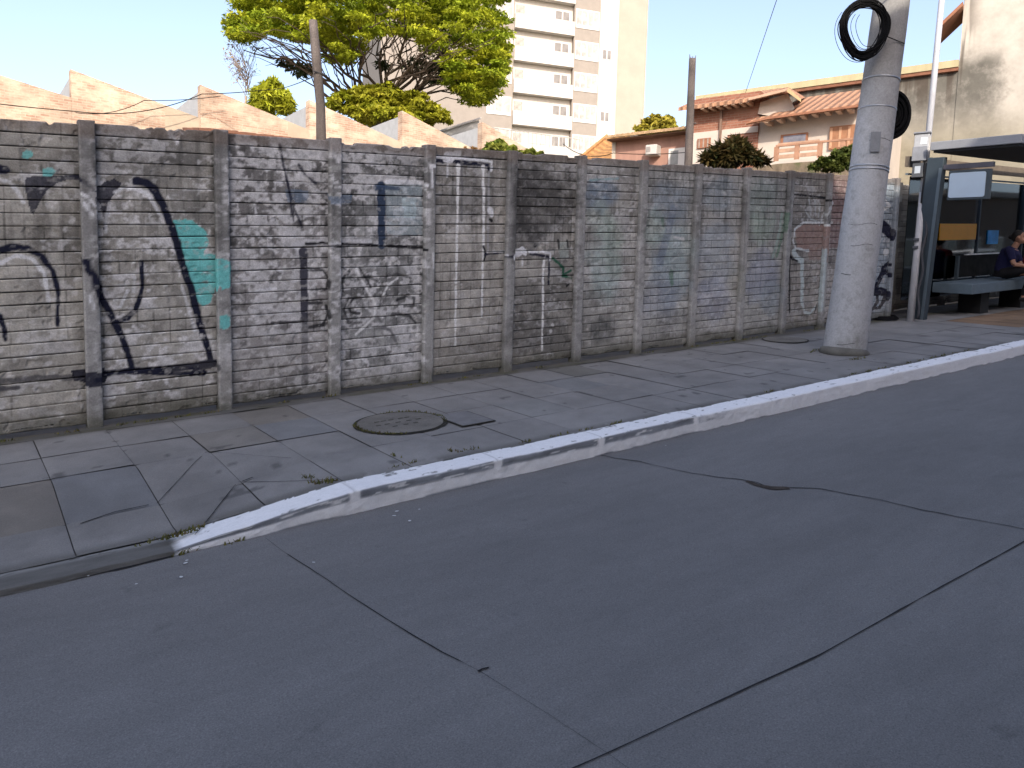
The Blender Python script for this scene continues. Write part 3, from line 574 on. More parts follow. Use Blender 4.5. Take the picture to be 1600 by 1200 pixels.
for r_ in range(len(rows)-1):
    ua=-6+float(rs.random())*.3*(r_>2);k=0
    ua=-6.0+(0 if r_<3 else .0)
    while ua<22:
        wdt=.5 if ua<5 else .5+.04*(rs.random()-.5)
        if r_==4: wdt=1.0+rs.random()
        ub=ua+wdt
        va,vb=rows[r_],rows[r_+1]
        gap=.0022+.0032*rs.random()**2
        nu=max(8,int(wdt/.03)) if -1<ua<9 else 6;nv=max(4,int((vb-va)/.035)) if -1<ua<9 else 5
        uu,vv=np.meshgrid(np.linspace(ua+gap,ub-gap,nu),np.linspace(va+gap,vb-gap,nv),indexing='ij')
        # the first row is narrower at the dropped kerb
        sh=-.17*sst(2.3,1.4,uu)
        if r_==0: vv=vv+sh*(vv-va)/(vb-va)
        if r_==1: vv=vv+sh*(vb-vv)/(vb-va)
        if r_<2 and -.6<ua<2: vv=vv-.03*((vv-4.5)/1.2)
        wob=np.minimum(np.minimum(uu-ua,ub-uu),np.minimum(vv-va,vb-vv))
        lift=(rs.random()-.5)*.006;tl=(rs.random()-.5)*.008
        ww=drop(uu,vv)+lift+tl*(uu-ua)/wdt-.004*(wob<gap*1.6)
        base=np.array((.238,.234,.23))*(1+.11*(rs.random()-.5))
        st_=slab_tint((ua+ub)/2,(va+vb)/2)
        if st_ is not None: base=base*.4+st_*.6
        if ub>14.0 and .2<r_<3: base=np.array((.24,.165,.11))*(1+.2*(rs.random()-.5))
        cc=base*(.80+.40*fbm(uu*3,vv*3,121,5))[...,None]*(.92+.16*fbm(uu*17,vv*17,122,3))[...,None]
        dirt=np.clip(sst(6.72,6.95,vv+.12*(fbm(uu*4,vv*4,123,4)-.5))*.6+sst(4.62,4.50,vv)*.5*(fbm(uu*3,vv*3,124,4)>.4),0,1)
        if r_==4: dirt=np.clip(dirt+.15,0,1)
        cc=mix(cc,(.068,.066,.056),dirt)
        moss=sst(6.80,6.9,vv)*sst(.5,.62,fbm(uu*3,vv*9,125,4))*.5
        cc=mix(cc,(.075,.072,.035),moss)
        if ua<2.1 and r_<2: cc=mix(cc,(.10,.10,.10),.30*sst(.45,.7,fbm(uu*2,vv*2,126,4)))
        gum=(vnoise(uu*9,vv*9,127)>.93);cc=mix(cc,(.07,.07,.072),gum*.6)
        V=SWn(uu,vv,ww).reshape(-1,3);f_=gridfaces(nu,nv)+nb
        VV.append(V);FF.append(f_);CC.append(cc.reshape(-1,3));nb+=len(V);ua=ub
tag(npmesh('pavement',np.concatenate(VV),np.concatenate(FF),sw_m,None,np.concatenate(CC)),kind='structure')
# wide pavement beside the shelter
U,Vv=np.meshgrid(np.linspace(x0+12*dx+.1,26,80),np.linspace(7.061,7.62,8),indexing='ij')
tag(npmesh('pavement_edge',SWn(U,Vv,0*U-.002),gridfaces(80,8),mat('shelter_floor',(.10,.095,.09),var=.3)),kind='structure')
# hairline cracks on the folded ramp slabs
for i,(pl,wd_) in enumerate((([(0.988,4.946),(1.196,5.256),(1.417,5.597)],.007),([(1.059,4.365),(1.237,4.616),(1.454,4.928)],.010),([(1.479,4.958),(1.733,4.748),(1.985,4.541)],.007),([(1.506,5.650),(1.705,5.437),(1.914,5.179)],.005),([(0.568,4.885),(0.760,4.950),(0.942,4.952)],.014),([(1.462,5.684),(1.537,5.667)],.016),([(1.503,4.956),(1.581,4.980)],.015),([(0.456,5.703),(0.519,5.688)],.012))):
    q=np.array(pl);o=ribbon(pl,wd_*.55,.0,'pavement_crack',M_JOINT,jit=.003,step=.02,seed=30+i)
    co=np.zeros(len(o.data.vertices)*3,np.float32);o.data.vertices.foreach_get('co',co);co=co.reshape(-1,3);co[:,2]+=drop(co[:,0],co[:,1])+.0065;o.data.vertices.foreach_set('co',co.ravel());tag(o,kind='structure')
# manhole covers set in the pavement
def disc(u,v,r,w,n,name,m,parent,wob=0,r0=0,seed=0):
    V=[];F=[]
    a=np.linspace(0,2*math.pi,n,endpoint=False);rr=r*(1+wob*(fbm(np.cos(a)*3+9,np.sin(a)*3+9,seed,4)-.5)*2)
    if r0:
        ri=r0*(1+0*a);V=np.concatenate([SWn(u+rr*np.cos(a),v+rr*np.sin(a),0*a+w),SWn(u+ri*np.cos(a),v+ri*np.sin(a),0*a+w)]);i=np.arange(n);j=(i+1)%n
        return npmesh(name,V,np.stack([i,j,n+j,n+i],-1),m,parent)
    me=bpy.data.meshes.new(name);me.from_pydata([tuple(q) for q in SWn(u+rr*np.cos(a),v+rr*np.sin(a),0*a+w)],[],[tuple(range(n))]);return link(name,me,m,parent)
M_DIRT=mat('gap_dirt',(.03,.029,.024),var=.4,scale=20,bump=.5);M_LID=mat('cast_lid',(.165,.158,.145),var=.25,scale=5,fine=.2,bump=.5)
def manhole(u,v,r,label):
    e=empty('manhole_cover',SW(u,v,0),label,'manhole cover')
    disc(u,v,r*1.09,.0075,48,'frame_gap',M_DIRT,e,wob=.05,seed=3)
    disc(u,v,r,.0115,48,'lid',M_LID,e,wob=.02,seed=7)
    return e
mh=manhole(3.0,5.60,.355,'round concrete manhole cover ringed with weeds in the pavement')
mk=MB()
for row,(dv,us_) in enumerate(((.11,(-.16,-.10,-.03,.06,.12)),(.0,(-.2,-.12,-.02,.08,.17)),(-.10,(-.1,0,.09)))):
    for q in us_: mk.box(3.0+q-.022,3.0+q+.02,5.60+dv-.008,5.60+dv+.008,.0125,.0145,SW)
tag(mk.build('lid_marks',mat('worn_marks',(.08,.075,.068)),mh),kind='stuff')
manhole(9.72,6.55,.30,'small round cover in the pavement near the foot of the fence')
e=MB().box(3.33,3.66,5.16,5.60,.006,.0105,SW).build('pavement_patch',M_DIRT);tag(e,kind='structure')
e=MB().box(3.345,3.645,5.175,5.585,.0107,.014,SW).build('pavement_patch',mat('patch_slab',(.18,.18,.185),var=.2));tag(e,kind='structure')
# weeds in the joints
def tuft_cloud(areas,name,label,cat,lm,h=(.02,.06)):
    V=[];C_=[]
    for (u,v,ru,rv,n,al) in areas:
        for _ in range(n):
            a=random.random()*6.283;q=math.sqrt(random.random());du,dv=q*ru*math.cos(a),q*rv*math.sin(a);uu=u+du*math.cos(al)-dv*math.sin(al);vv=v+du*math.sin(al)+dv*math.cos(al)
            hh=random.uniform(*h);th=random.random()*6.283;wd_=random.uniform(.004,.009);ln=random.uniform(.3,1.2)*hh
            w0=float(drop(np.array(uu),np.array(vv)))+.002
            if vv<4.47: w0=.0 if uu>1.3 else (-.085 if vv>4.3 else RW)
            p0=SW(uu-wd_*math.sin(th),vv+wd_*math.cos(th),w0);p1=SW(uu+wd_*math.sin(th),vv-wd_*math.cos(th),w0)
            p2=SW(uu+ln*math.cos(th)+wd_*.3,vv+ln*math.sin(th),w0+hh);p3=SW(uu+ln*math.cos(th)-wd_*.3,vv+ln*math.sin(th),w0+hh)
            V+=[p0,p1,p2,p3];g_=random.random();col=(.10+.07*g_,.11+.05*g_,.035) if random.random()<.75 else (.16,.13,.07);C_+=[col]*4
    F=np.arange(len(V)).reshape(-1,4)
    o=npmesh(name,V,F,lm,None,np.array(C_));tag(o,label,cat,kind='stuff');return o
LM=leaf_mat('grass_blade')
ar=[]
for a in np.linspace(0,6.28,40):
    k=.4+1.4*(vnoise(np.array(a*1.3),np.array(2.),5));
    if k>1.15: ar.append((3+.37*math.cos(a),5.6+.37*math.sin(a),.05,.014,int(11*k),a+1.57))
ar+=[(1.02,4.42,.13,.03,80,.3),(.85,4.40,.10,.02,26,.2),(.98,4.27,.08,.02,30,.1),(1.25,4.255,.06,.015,16,.2),(1.9,4.56,.10,.03,50,-.6),(1.86,4.72,.06,.02,16,-.9),(2.45,4.55,.12,.015,16,.1),(2.9,4.63,.05,.02,12,-1.2),(3.0,4.58,.10,.015,14,0),(2.52,4.75,.02,.09,10,0)]
for q in np.arange(-3,12,.22): 
    if random.random()<.45: ar.append((q,6.93+.03*random.random(),.10,.015,14,0))
for q in np.arange(3.2,11,.3):
    if random.random()<.5: ar.append((q,4.505,.10,.010,14,0))
ar+=[(9.2,5.72,.25,.04,40,.3),(9.0,5.02,.2,.04,40,0)]
tuft_cloud(ar,'weeds','low weeds and dry grass in the pavement joints','weeds',LM,h=(.008,.026))
# loose paint flakes on the road
fl_m=mat('paint_flake',(.62,.63,.64),var=.1)
fl0=None
for i,(px_,py_) in enumerate([(0.852,4.333),(0.969,4.154),(0.955,4.124),(0.896,3.963),(0.699,4.014),(0.855,4.331),(1.251,4.349),(1.103,4.347),(2.194,4.129),(2.321,4.074),(2.145,4.071),(2.180,3.940),(1.870,4.402),(4.899,4.258),(4.612,4.136),(7.061,4.286),(2.915,4.322),(1.495,3.727),(0.523,4.261),(4.932,4.259)]):
    if fl0 is None:
        mb=MB();a=np.linspace(0,6.28,7)[:-1];mb.f.append(tuple(range(6)))
        mb.v=[(.017*math.cos(q)*(1+.3*math.sin(3*q)),.011*math.sin(q),0) for q in a]
        o=fl0=mb.build('paint_flake',fl_m)
    else:
        o=fl0.copy();COL.objects.link(o)
    o.location=SW(px_,py_,RW+.006);o.rotation_euler=(0,0,random.random()*6);k=random.uniform(.4,1.0);o.scale=(k*(2.2 if i in (12,13,15,19) else 1),k,1)
    tag(o,'small white paint flake lying on the road near the kerb','paint flake','white paint flakes on the road')

# ================================================================== UTILITY POLE
pole_m,nt,b=newmat('pole_concrete');L=nt.links.new
r=nt.nodes.new('ShaderNodeRGB');r.outputs[0].default_value=(.30,.293,.285,1);so=mulv(nt,r.outputs[0],noise_node(nt,3.5,6,.7),.85,1.12)
tc=nt.nodes.new('ShaderNodeTexCoord');sp=nt.nodes.new('ShaderNodeSeparateXYZ');L(tc.outputs['Object'],sp.inputs[0])
n=noise_node(nt,1.6,5,.7);ad=nt.nodes.new('ShaderNodeMath');ad.operation='MULTIPLY_ADD';ad.inputs[1].default_value=1.6;L(n.outputs['Fac'],ad.inputs[0]);L(sp.outputs[2],ad.inputs[2])
mr=nt.nodes.new('ShaderNodeMapRange');mr.inputs[1].default_value=4.1;mr.inputs[2].default_value=5.0;mr.inputs[3].default_value=.85;mr.inputs[4].default_value=0;L(ad.outputs[0],mr.inputs[0])
n2=noise_node(nt,9,5,.7);m2=nt.nodes.new('ShaderNodeMapRange');m2.inputs[1].default_value=.22;m2.inputs[2].default_value=.5;L(n2.outputs['Fac'],m2.inputs[0])
mu=nt.nodes.new('ShaderNodeMath');mu.operation='MULTIPLY';L(mr.outputs[0],mu.inputs[0]);L(m2.outputs[0],mu.inputs[1])
mx=nt.nodes.new('ShaderNodeMix');mx.data_type='RGBA';L(mu.outputs[0],mx.inputs[0]);L(so,mx.inputs[6]);mx.inputs[7].default_value=(.52,.52,.53,1)
# damp dirty foot
m4=nt.nodes.new('ShaderNodeMapRange');m4.inputs[1].default_value=1.62;m4.inputs[2].default_value=1.25;m4.inputs[3].default_value=0;m4.inputs[4].default_value=.8;L(ad.outputs[0],m4.inputs[0])
mx2=nt.nodes.new('ShaderNodeMix');mx2.data_type='RGBA';L(m4.outputs[0],mx2.inputs[0]);L(mx.outputs[2],mx2.inputs[6]);mx2.inputs[7].default_value=(.17,.165,.14,1)
so=mulv(nt,mx2.outputs[2],noise_node(nt,45,4,.7),.85,1.15);L(so,b.inputs['Base Color']);b.inputs['Roughness'].default_value=.9;b.inputs['Specular IOR Level'].default_value=.2
bp=nt.nodes.new('ShaderNodeBump');bp.inputs['Strength'].default_value=.4;bp.inputs['Distance'].default_value=.012;L(n2.outputs['Fac'],bp.inputs['Height']);L(bp.outputs[0],b.inputs['Normal'])
pb=Vector(SW(9.32,5.40,0));pt_=pb+Vector((.67,-.24,9.0))
pole=empty('utility_pole',pb,'thick grey concrete utility pole standing at the kerb, tilted and banded','utility pole')
def pp(h): return pb+(pt_-pb)*(h/9.0)
def pr(h): return .262-.0125*h
MB().tube([pp(-.1)]+[pp(q) for q in np.linspace(0,9,28)],[pr(0)+.005]+[pr(q)*(1+.012*math.sin(q*5)) for q in np.linspace(0,9,28)],40).build('shaft',pole_m,pole,True)
MB().tube([pp(-.05),pp(.03),pp(.06)],[.31,.30,.265],28).build('footing',mat('footing_mortar',(.15,.145,.13),var=.3),pole,True)
steel=mat('galvanised_band',(.45,.46,.48),metal=.8,rough=.4,var=.2)
for h_ in (3.42,3.06,2.34,2.30): MB().tube([pp(h_-.008),pp(h_+.008)],[pr(h_)+.005]*2,40).build('steel_band',steel,pole,True)
dk=mat('crack_dark',(.05,.05,.055))
for h_,a0,a1 in ((2.66,-2.2,-.9),(1.62,-2.7,-1.2),(1.36,-2.4,-1.3),(1.0,-2.7,-2.2),(.12,-2.4,-1.6)):
    MB().tube([pp(h_+.012*math.sin(q*5))+Vector((math.cos(q),math.sin(q),0))*(pr(h_)+.001) for q in np.linspace(a0-.6,a1-.6,9)],.0035,5).build('surface_crack',dk,pole)
MB().box(-.06,.06,-.02,.0,-.12,.12,lambda a,b_,c_:tuple(pp(2.62)+Vector((-.8*(pr(2.6)+.012)+.55*a+b_*.8,-.6*(pr(2.6)+.012)-.75*a+b_*.6,c_)))).build('metal_plate',mat('grey_plate',(.26,.265,.28),rough=.6,metal=.2),pole)
# coil of black cable hung on the pole
cab=mat('black_cable',(.008,.008,.009),rough=.8,spec=.12,bump=0,var=.1)
cc=Vector((9.070,5.290,4.580));coil=empty('cable_coil',cc,'black coil of slack cable hanging high on the front of the concrete pole','cable coil')
ax=Vector((.80,-.60,0)).normalized();up=Vector((0,0,1));nn=Vector((.60,.80,0))
mb=MB();
for k in range(70):
    rx=.258+random.uniform(-.05,.038);rz=.312+random.uniform(-.05,.038);o_=Vector((0,0,0))+nn*random.uniform(-.035,.035)+ax*random.uniform(-.012,.012)+up*random.uniform(-.02,.02);ph=random.random()*6
    mb.tube([cc+o_+ax*(rx*math.cos(q)+.02*math.sin(q*2))+up*(rz*math.sin(q))+nn*(.02*math.sin(q*2+ph)) for q in np.linspace(0,6.2832,40)],.0062,5,False)
mb.build('cable_bundle',cab,coil,True)
mb=MB()
for rx,rz,dx_,dz_ in ((.30,.345,-.05,-.03),(.20,.24,.04,.02),(.23,.26,.03,.03),(.17,.22,.07,.03)):
    mb.tube([cc+ax*(dx_+rx*math.cos(q))+up*(dz_+rz*math.sin(q))+nn*(.02*math.sin(q*3)) for q in np.linspace(2.4,6.9,34)],.0035,5,False)
mb.build('loose_loop',cab,coil,True)
MB().tube([cc+ax*.05+up*.33,cc+ax*.1+up*.42,pp(4.4)+Vector((-.05,-.2,.05))],.01,6).build('tie',cab,coil)
MB().tube([cc+ax*.22+up*-.05,pp(3.85)+Vector((.0,-.235,-.03)),pp(3.9)+Vector((.2,-.13,.0)),pp(3.95)+Vector((.22,.05,.05))],.006,6).build('loose_end',cab,coil)
c2=Vector((10.050,5.400,3.750));coil2=empty('cable_coil',c2,'black coil of cable mostly hidden behind the concrete pole, below the hanging one','cable coil')
mb=MB()
for k in range(70):
    q0=random.uniform(.05,1);rx=.225*q0;rz=.30*q0;o_=nn*random.uniform(-.06,.06)
    mb.tube([c2+o_+ax*(rx*math.cos(q))+up*(rz*math.sin(q)) for q in np.linspace(0,6.2832,32)],.014,6,False)
mb.build('cable_bundle',cab,coil2,True)

# ================================================================== THIN STEEL POLE WITH METER BOXES
tp=Vector(SW(13.45,6.62,0));tq=Vector((14.580,7.060,6.790))
tpole=empty('steel_pole',tp,'slim pale steel pole with small meter boxes beside the bus shelter','pole')
tv=(tq-tp);tn=tv.normalized()
grey=mat('painted_pole',(.42,.42,.44),var=.12,rough=.6)
MB().tube([tp-tn*.05,tp+tn*2.3],[.062,.056],14).build('shaft',grey,tpole,True)
MB().tube([tp+tn*2.3,tp+tn*7.5],[.052,.05],14).build('upper_pipe',mat('pale_pipe',(.48,.49,.53),rough=.5,var=.08),tpole,True)
fr=Vector((.93,.36,0)).normalized();rt_=Vector((.36,-.93,0)).normalized()
def tb(a0,a1,b0,b1,h0,h1,name,m,par,bev=.008):
    return MB().box(a0,a1,b0,b1,h0,h1,lambda a,b_,c_:tuple(tp+tn*c_+rt_*a-fr*b_)).build(name,m,par,bevel=bev)
mbx=mat('meter_plastic',(.20,.21,.235),rough=.5);mbd=mat('meter_dark',(.055,.06,.07),rough=.5)
bx1=tb(-.20,.03,.04,.16,2.87,3.35,'meter_box',mat('meter_clear',(.33,.34,.36),rough=.35),tpole);tb(-.22,.05,.03,.19,3.35,3.38,'lid',mbx,bx1);tb(-.10,.01,.161,.166,3.15,3.28,'label_plate',mat('plate_white',(.55,.57,.6)),bx1,0);tb(-.21,.02,.165,.20,2.85,3.11,'cover',mbx,bx1)
bx2=tb(-.19,-.01,.03,.15,2.56,2.82,'meter_box',mbd,tpole);tb(-.15,-.06,.151,.156,2.63,2.76,'dial',mat('dial_glass',(.36,.4,.45),rough=.3),bx2,0)
tb(.0,.05,.0,.10,2.7,3.3,'bracket',mat('bracket',(.42,.41,.4)),tpole)
for h_ in (1.42,1.28): tb(-.075,.02,.03,.09,h_,h_+.05,'clamp',mbd,tpole)
mb=MB();rg=[tp+tn*q+rt_*(.10+.02*math.sin(q*9))-fr*.03 for q in np.linspace(.05,2.3,40)];mb.tube(rg,.022,6);mb.build('conduit',mat('conduit_dark',(.06,.062,.07)),tpole,True)
# cable loop lying on the pavement by the pole
lp=Vector(SW(13.3,6.98,.02));mb=MB()
for k in range(4): mb.tube([lp+Vector((.22*math.cos(q)*(1-.1*k),.20*math.sin(q)*(1-.08*k),.015*k+s*.22*math.cos(q))) for q in np.linspace(0,6.2832,24)],.012,6,False)
tag(mb.build('cable_loop',cab,None,True),'black loop of cable on the pavement at the foot of the slim pole','cable')

# ================================================================== BUS SHELTER
SX=13.78
def BS(u,v,w): return SW(u,v,w)
sh=empty('bus_shelter',SW(SX,6.6,0),'dark slate bus shelter with flat roof and glass back wall','bus shelter')
slate=mat('slate_paint',(.045,.062,.078),rough=.55,var=.08,fine=.04,bump=.05);slate2=mat('slate_light',(.115,.15,.18),rough=.5,var=.08);dark=mat('shelter_dark',(.016,.016,.018),rough=.6)
MB().box(SX,SX+.13,6.55,6.83,-.02,2.78,lambda a,b,c:BS(a,b-.045*c,c)).build('pillar',slate,sh,bevel=.012)
MB().box(SX-.012,SX-.002,6.56,6.61,-.02,2.6,lambda a,b,c:BS(a,b-.045*c,c)).build('edge_strip',slate2,sh)
MB().box(SX+.02,SX+.10,6.833,6.87,0,2.70,lambda a,b,c:BS(a,b-.045*c,c)).build('rear_trim',dark,sh)
roof=MB().box(SX-.06,20.5,5.24,6.64,2.90,3.04,BS).build('roof',mat('roof_edge',(.30,.31,.335),rough=.6,var=.05),sh,bevel=.01)
MB().box(SX-.02,20.4,5.29,6.60,2.86,2.897,BS).build('roof_soffit',dark,roof)
MB().box(SX+.02,20.3,7.02,7.10,2.66,2.84,BS).build('rear_beam',mat('rear_beam',(.16,.13,.10),rough=.6),sh)
MB().box(SX+.02,20.3,7.04,7.08,2.52,2.55,BS).build('rail',slate2,sh)
MB().box(20.2,20.4,6.44,6.72,0,2.74,BS).build('pillar',slate,sh)
for q in (14.6,16.75,18.9): MB().box(q,q+.05,7.03,7.10,0,2.86,BS).build('rear_post',slate,sh)
gl_m=glass_mat('shelter_glass',(.70,.74,.76),.05)
for a,b_ in ((SX+.16,14.58),(14.66,16.73),(16.81,18.88),(18.96,20.2)):
    MB().box(a,b_,7.055,7.067,.30,2.50,BS).build('glass_pane',gl_m,sh)
gp=[o for o in sh.children if o.name.startswith('glass_pane')]
MB().box(15.16,16.68,7.038,7.05,1.36,1.67,BS).build('orange_sticker',mat('orange_film',(.98,.42,.003),rough=.5,var=.04,bump=0),sh)
MB().box(17.22,17.72,7.038,7.05,1.26,1.54,BS).build('blue_sticker',mat('blue_film',(.03,.32,.75),rough=.5,var=.3,scale=4,bump=0),sh)
# information screen on an arm across the pavement
arm=MB().box(SX+.02,SX+.11,5.66,6.56,2.57,2.65,BS).build('sign_arm',mat('arm_grey',(.10,.095,.115),rough=.5),sh)
scr=MB().box(SX+.02,SX+.10,5.68,6.34,2.05,2.54,BS).build('screen_case',mat('case_dark',(.06,.075,.085),rough=.5),arm,bevel=.01)
sv=[]
import itertools
cy,cz,hy,hz,rr=6.03,2.295,.285,.205,.035
for sx_,sz_,a0 in ((1,-1,-90),(1,1,0),(-1,1,90),(-1,-1,180)):
    for q in range(5):
        a=math.radians(a0+q*22.5);sv.append((cy+sx_*(hy-rr)+rr*math.cos(a),cz+sz_*(hz-rr)+rr*math.sin(a)))
mb=MB();mb.hexa([BS(SX+.019,y_,z_) for y_,z_ in sv],[BS(SX+.010,y_,z_) for y_,z_ in sv]);mb.build('screen',mat('screen_face',(.50,.60,.70),rough=.35,var=.03,fine=0,bump=0),scr)
# bench
bn=empty('bench',SW(14.6,6.1,0),'slate grey steel bench under the bus shelter roof','bench')
MB().box(14.78,19.8,6.22,6.92,.41,.595,BS).build('seat',mat('bench_steel',(.125,.17,.21),rough=.5,var=.12),bn,bevel=.012)
for q in (15.6,17.4,19.0): MB().box(q,q+.35,6.40,6.8,0,.408,BS).build('leg',dark,bn)
br=MB().box(15.75,15.83,6.93,6.98,.60,1.06,BS).build('backrest',slate,bn)
bb=MB();bb.box(15.83,17.9,6.93,6.97,1.0,1.06,BS);bb.box(17.84,17.9,6.93,6.97,.6,1.0,BS);bb.box(15.83,17.84,6.942,6.956,.64,1.0,BS);bb.build('back_panel',mat('back_panel',(.02,.022,.024),rough=.95,var=.3,spec=.03),br)
MB().box(16.1,17.8,6.92,6.98,1.063,1.085,BS).build('top_rail',mat('bright_rail',(.6,.62,.66),rough=.4),br)

# ================================================================== PEOPLE ON THE BENCH
def ell(mb,c,rx,ry,rz,axes=None,n=14,m=9):
    base=len(mb.v);A=axes or (Vector((1,0,0)),Vector((0,1,0)),Vector((0,0,1)))
    for i in range(m+1):
        th=math.pi*i/m
        for j in range(n):
            ph=2*math.pi*j/n;mb.v.append(tuple(Vector(c)+A[0]*rx*math.sin(th)*math.cos(ph)+A[1]*ry*math.sin(th)*math.sin(ph)+A[2]*rz*math.cos(th)))
    for i in range(m):
        for j in range(n):
            a=base+i*n+j;b_=base+i*n+(j+1)%n;mb.f.append((a,a+n,b_+n,b_))
def remesh(o,vx,sm=6):
    r=o.modifiers.new('remesh','REMESH');r.mode='VOXEL';r.voxel_size=vx;r.use_smooth_shade=True
    q=o.modifiers.new('smooth','SMOOTH');q.factor=.5;q.iterations=sm
skin=mat('skin',(.36,.20,.14),rough=.55,var=.06,bump=0);hairm=mat('dark_hair',(.014,.012,.012),rough=.6,var=.2)
def sitter(px,py,z0,face,shirt,label,lean=.0,trous=(.010,.010,.013)):
    F_=Vector(face).normalized();S_=Vector((-F_.y,F_.x,0));U_=Vector((0,0,1));O=Vector((px,py,z0))
    def p(f_,l_,u_): return O+F_*(f_*(1) + (lean*u_ if u_>0 else 0))+S_*l_+U_*u_
    e=empty('person',O-U_*.55,label,'person','people waiting on the bench')
    hx,hu=.295,.70
    mb=MB();HA=(F_,S_,U_)
    mb.tube([p(0,0,.0),p(.0,0,.12),p(.05,0,.28),p(.12,0,.42),p(.17,0,.50)],[.15,.14,.145,.15,.09],16)
    mb.tube([p(.16,0,.48),p(.235,0,.60)],[.060,.055],14)
    ell(mb,p(hx-.03,0,hu+.02),.098,.078,.108,HA);ell(mb,p(hx+.02,0,hu-.055),.066,.058,.068,HA)
    mb.tube([p(hx+.072,0,hu+.015),p(hx+.098,0,hu-.025)],[.010,.016],8)           # nose
    ell(mb,p(hx+.072,0,hu-.068),.014,.024,.010,HA,8,6);ell(mb,p(hx+.062,0,hu-.105),.02,.024,.018,HA,8,6)
    for q in (-1,1):
        ell(mb,p(hx-.02,q*.078,hu-.005),.024,.010,.032,HA,8,6)                    # ears
        mb.tube([p(.13,q*.15,.46),p(.16,q*.205,.40),p(.22,q*.225,.17)],[.06,.055,.042],10)
        el=p(.22,q*.225,.17);wr=p(.43,q*.10,.145);mb.tube([el,(el+wr)/2+U_*.0,wr],[.044,.038,.027],10)
        d=(wr-el).normalized();sd=Vector((-d.y,d.x,0)).normalized()
        pm=wr+d*.055;mb.tube([wr,wr+d*.04,wr+d*.085],[.027,.036,.034],8)
        for k,(off,ln) in enumerate(((-.028,.065),(-.010,.078),(.009,.073),(.027,.058))):
            b0=wr+d*.085+sd*off;mb.tube([b0,b0+d*ln*.5-U_*.006,b0+d*ln*.85-U_*.03],[.0095,.009,.007],6)
        b0=wr+d*.035+sd*(-q)*.03;mb.tube([b0,b0+d*.03+sd*(-q)*.025-U_*.005,b0+d*.06+sd*(-q)*.022-U_*.015],[.012,.010,.008],6)
        mb.tube([p(.0,q*.09,.02),p(.22,q*.11,.045),p(.43,q*.12,.04)],[.10,.083,.062],12)
        mb.tube([p(.43,q*.12,.04),p(.42,q*.12,-.18),p(.37,q*.12,-.44)],[.062,.052,.036],12)
        mb.tube([p(.33,q*.12,-.46),p(.45,q*.125,-.49),p(.55,q*.13,-.50)],[.04,.036,.026],10)
    body=mb.build('body',skin,e,True);remesh(body,.0085,4)
    mb=MB();mb.tube([p(-.01,0,-.03),p(-.01,0,.12),p(.045,0,.28),p(.12,0,.43),p(.165,0,.515)],[.168,.162,.168,.172,.075],18)
    for q in (-1,1): mb.tube([p(.12,q*.12,.465),p(.155,q*.20,.41),p(.20,q*.222,.255)],[.085,.075,.066],12)
    o=mb.build('shirt',mat('shirt_cloth',shirt,rough=.9,var=.2),e,True);remesh(o,.012,5)
    mb=MB();mb.tube([p(-.03,0,-.06),p(-.01,0,.08)],[.165,.165],16)
    for q in (-1,1): mb.tube([p(-.02,q*.085,.02),p(.22,q*.11,.05),p(.44,q*.12,.045),p(.43,q*.12,-.18),p(.375,q*.12,-.41)],[.115,.098,.078,.068,.058],12)
    o=mb.build('trousers',mat('trouser_cloth',trous,rough=.9,var=.2),e,True);remesh(o,.012,5)
    mb=MB();ell(mb,p(hx-.047,0,hu+.045),.104,.088,.098,HA);ell(mb,p(hx-.095,0,hu-.005),.06,.072,.075,HA);ell(mb,p(hx-.165,0,hu+.015),.045,.045,.045,HA)
    o=mb.build('hair',hairm,e,True);remesh(o,.01,2)
    for q in (-1,1):
        mb=MB();ell(mb,p(hx+.064,q*.030,hu+.012),.010,.013,.008,HA,8,6);mb.build('eye',hairm,e,True)
        mb=MB();mb.tube([p(.32,q*.12,-.47),p(.45,q*.125,-.495),p(.56,q*.13,-.505)],[.05,.045,.034],10);o=mb.build('shoe',mat('shoe_black',(.02,.02,.022)),e,True);remesh(o,.01,3)
    return e
q=(16.598,6.420,1.860)
sitter(q[0],6.42,SW(q[0],6.42,.575)[2]+.12,(.10,-1,0),(.012,.013,.055),'person in navy t-shirt and black trousers sitting on the bench, dark hair tied back',lean=-.12)
sitter(q[0]+.78,6.30,SW(q[0]+.78,6.30,.575)[2]+.12,(-.05,-1,0),(.16,.012,.02),'person in dark red top on the bench, mostly hidden beyond the navy t-shirt',lean=.05)

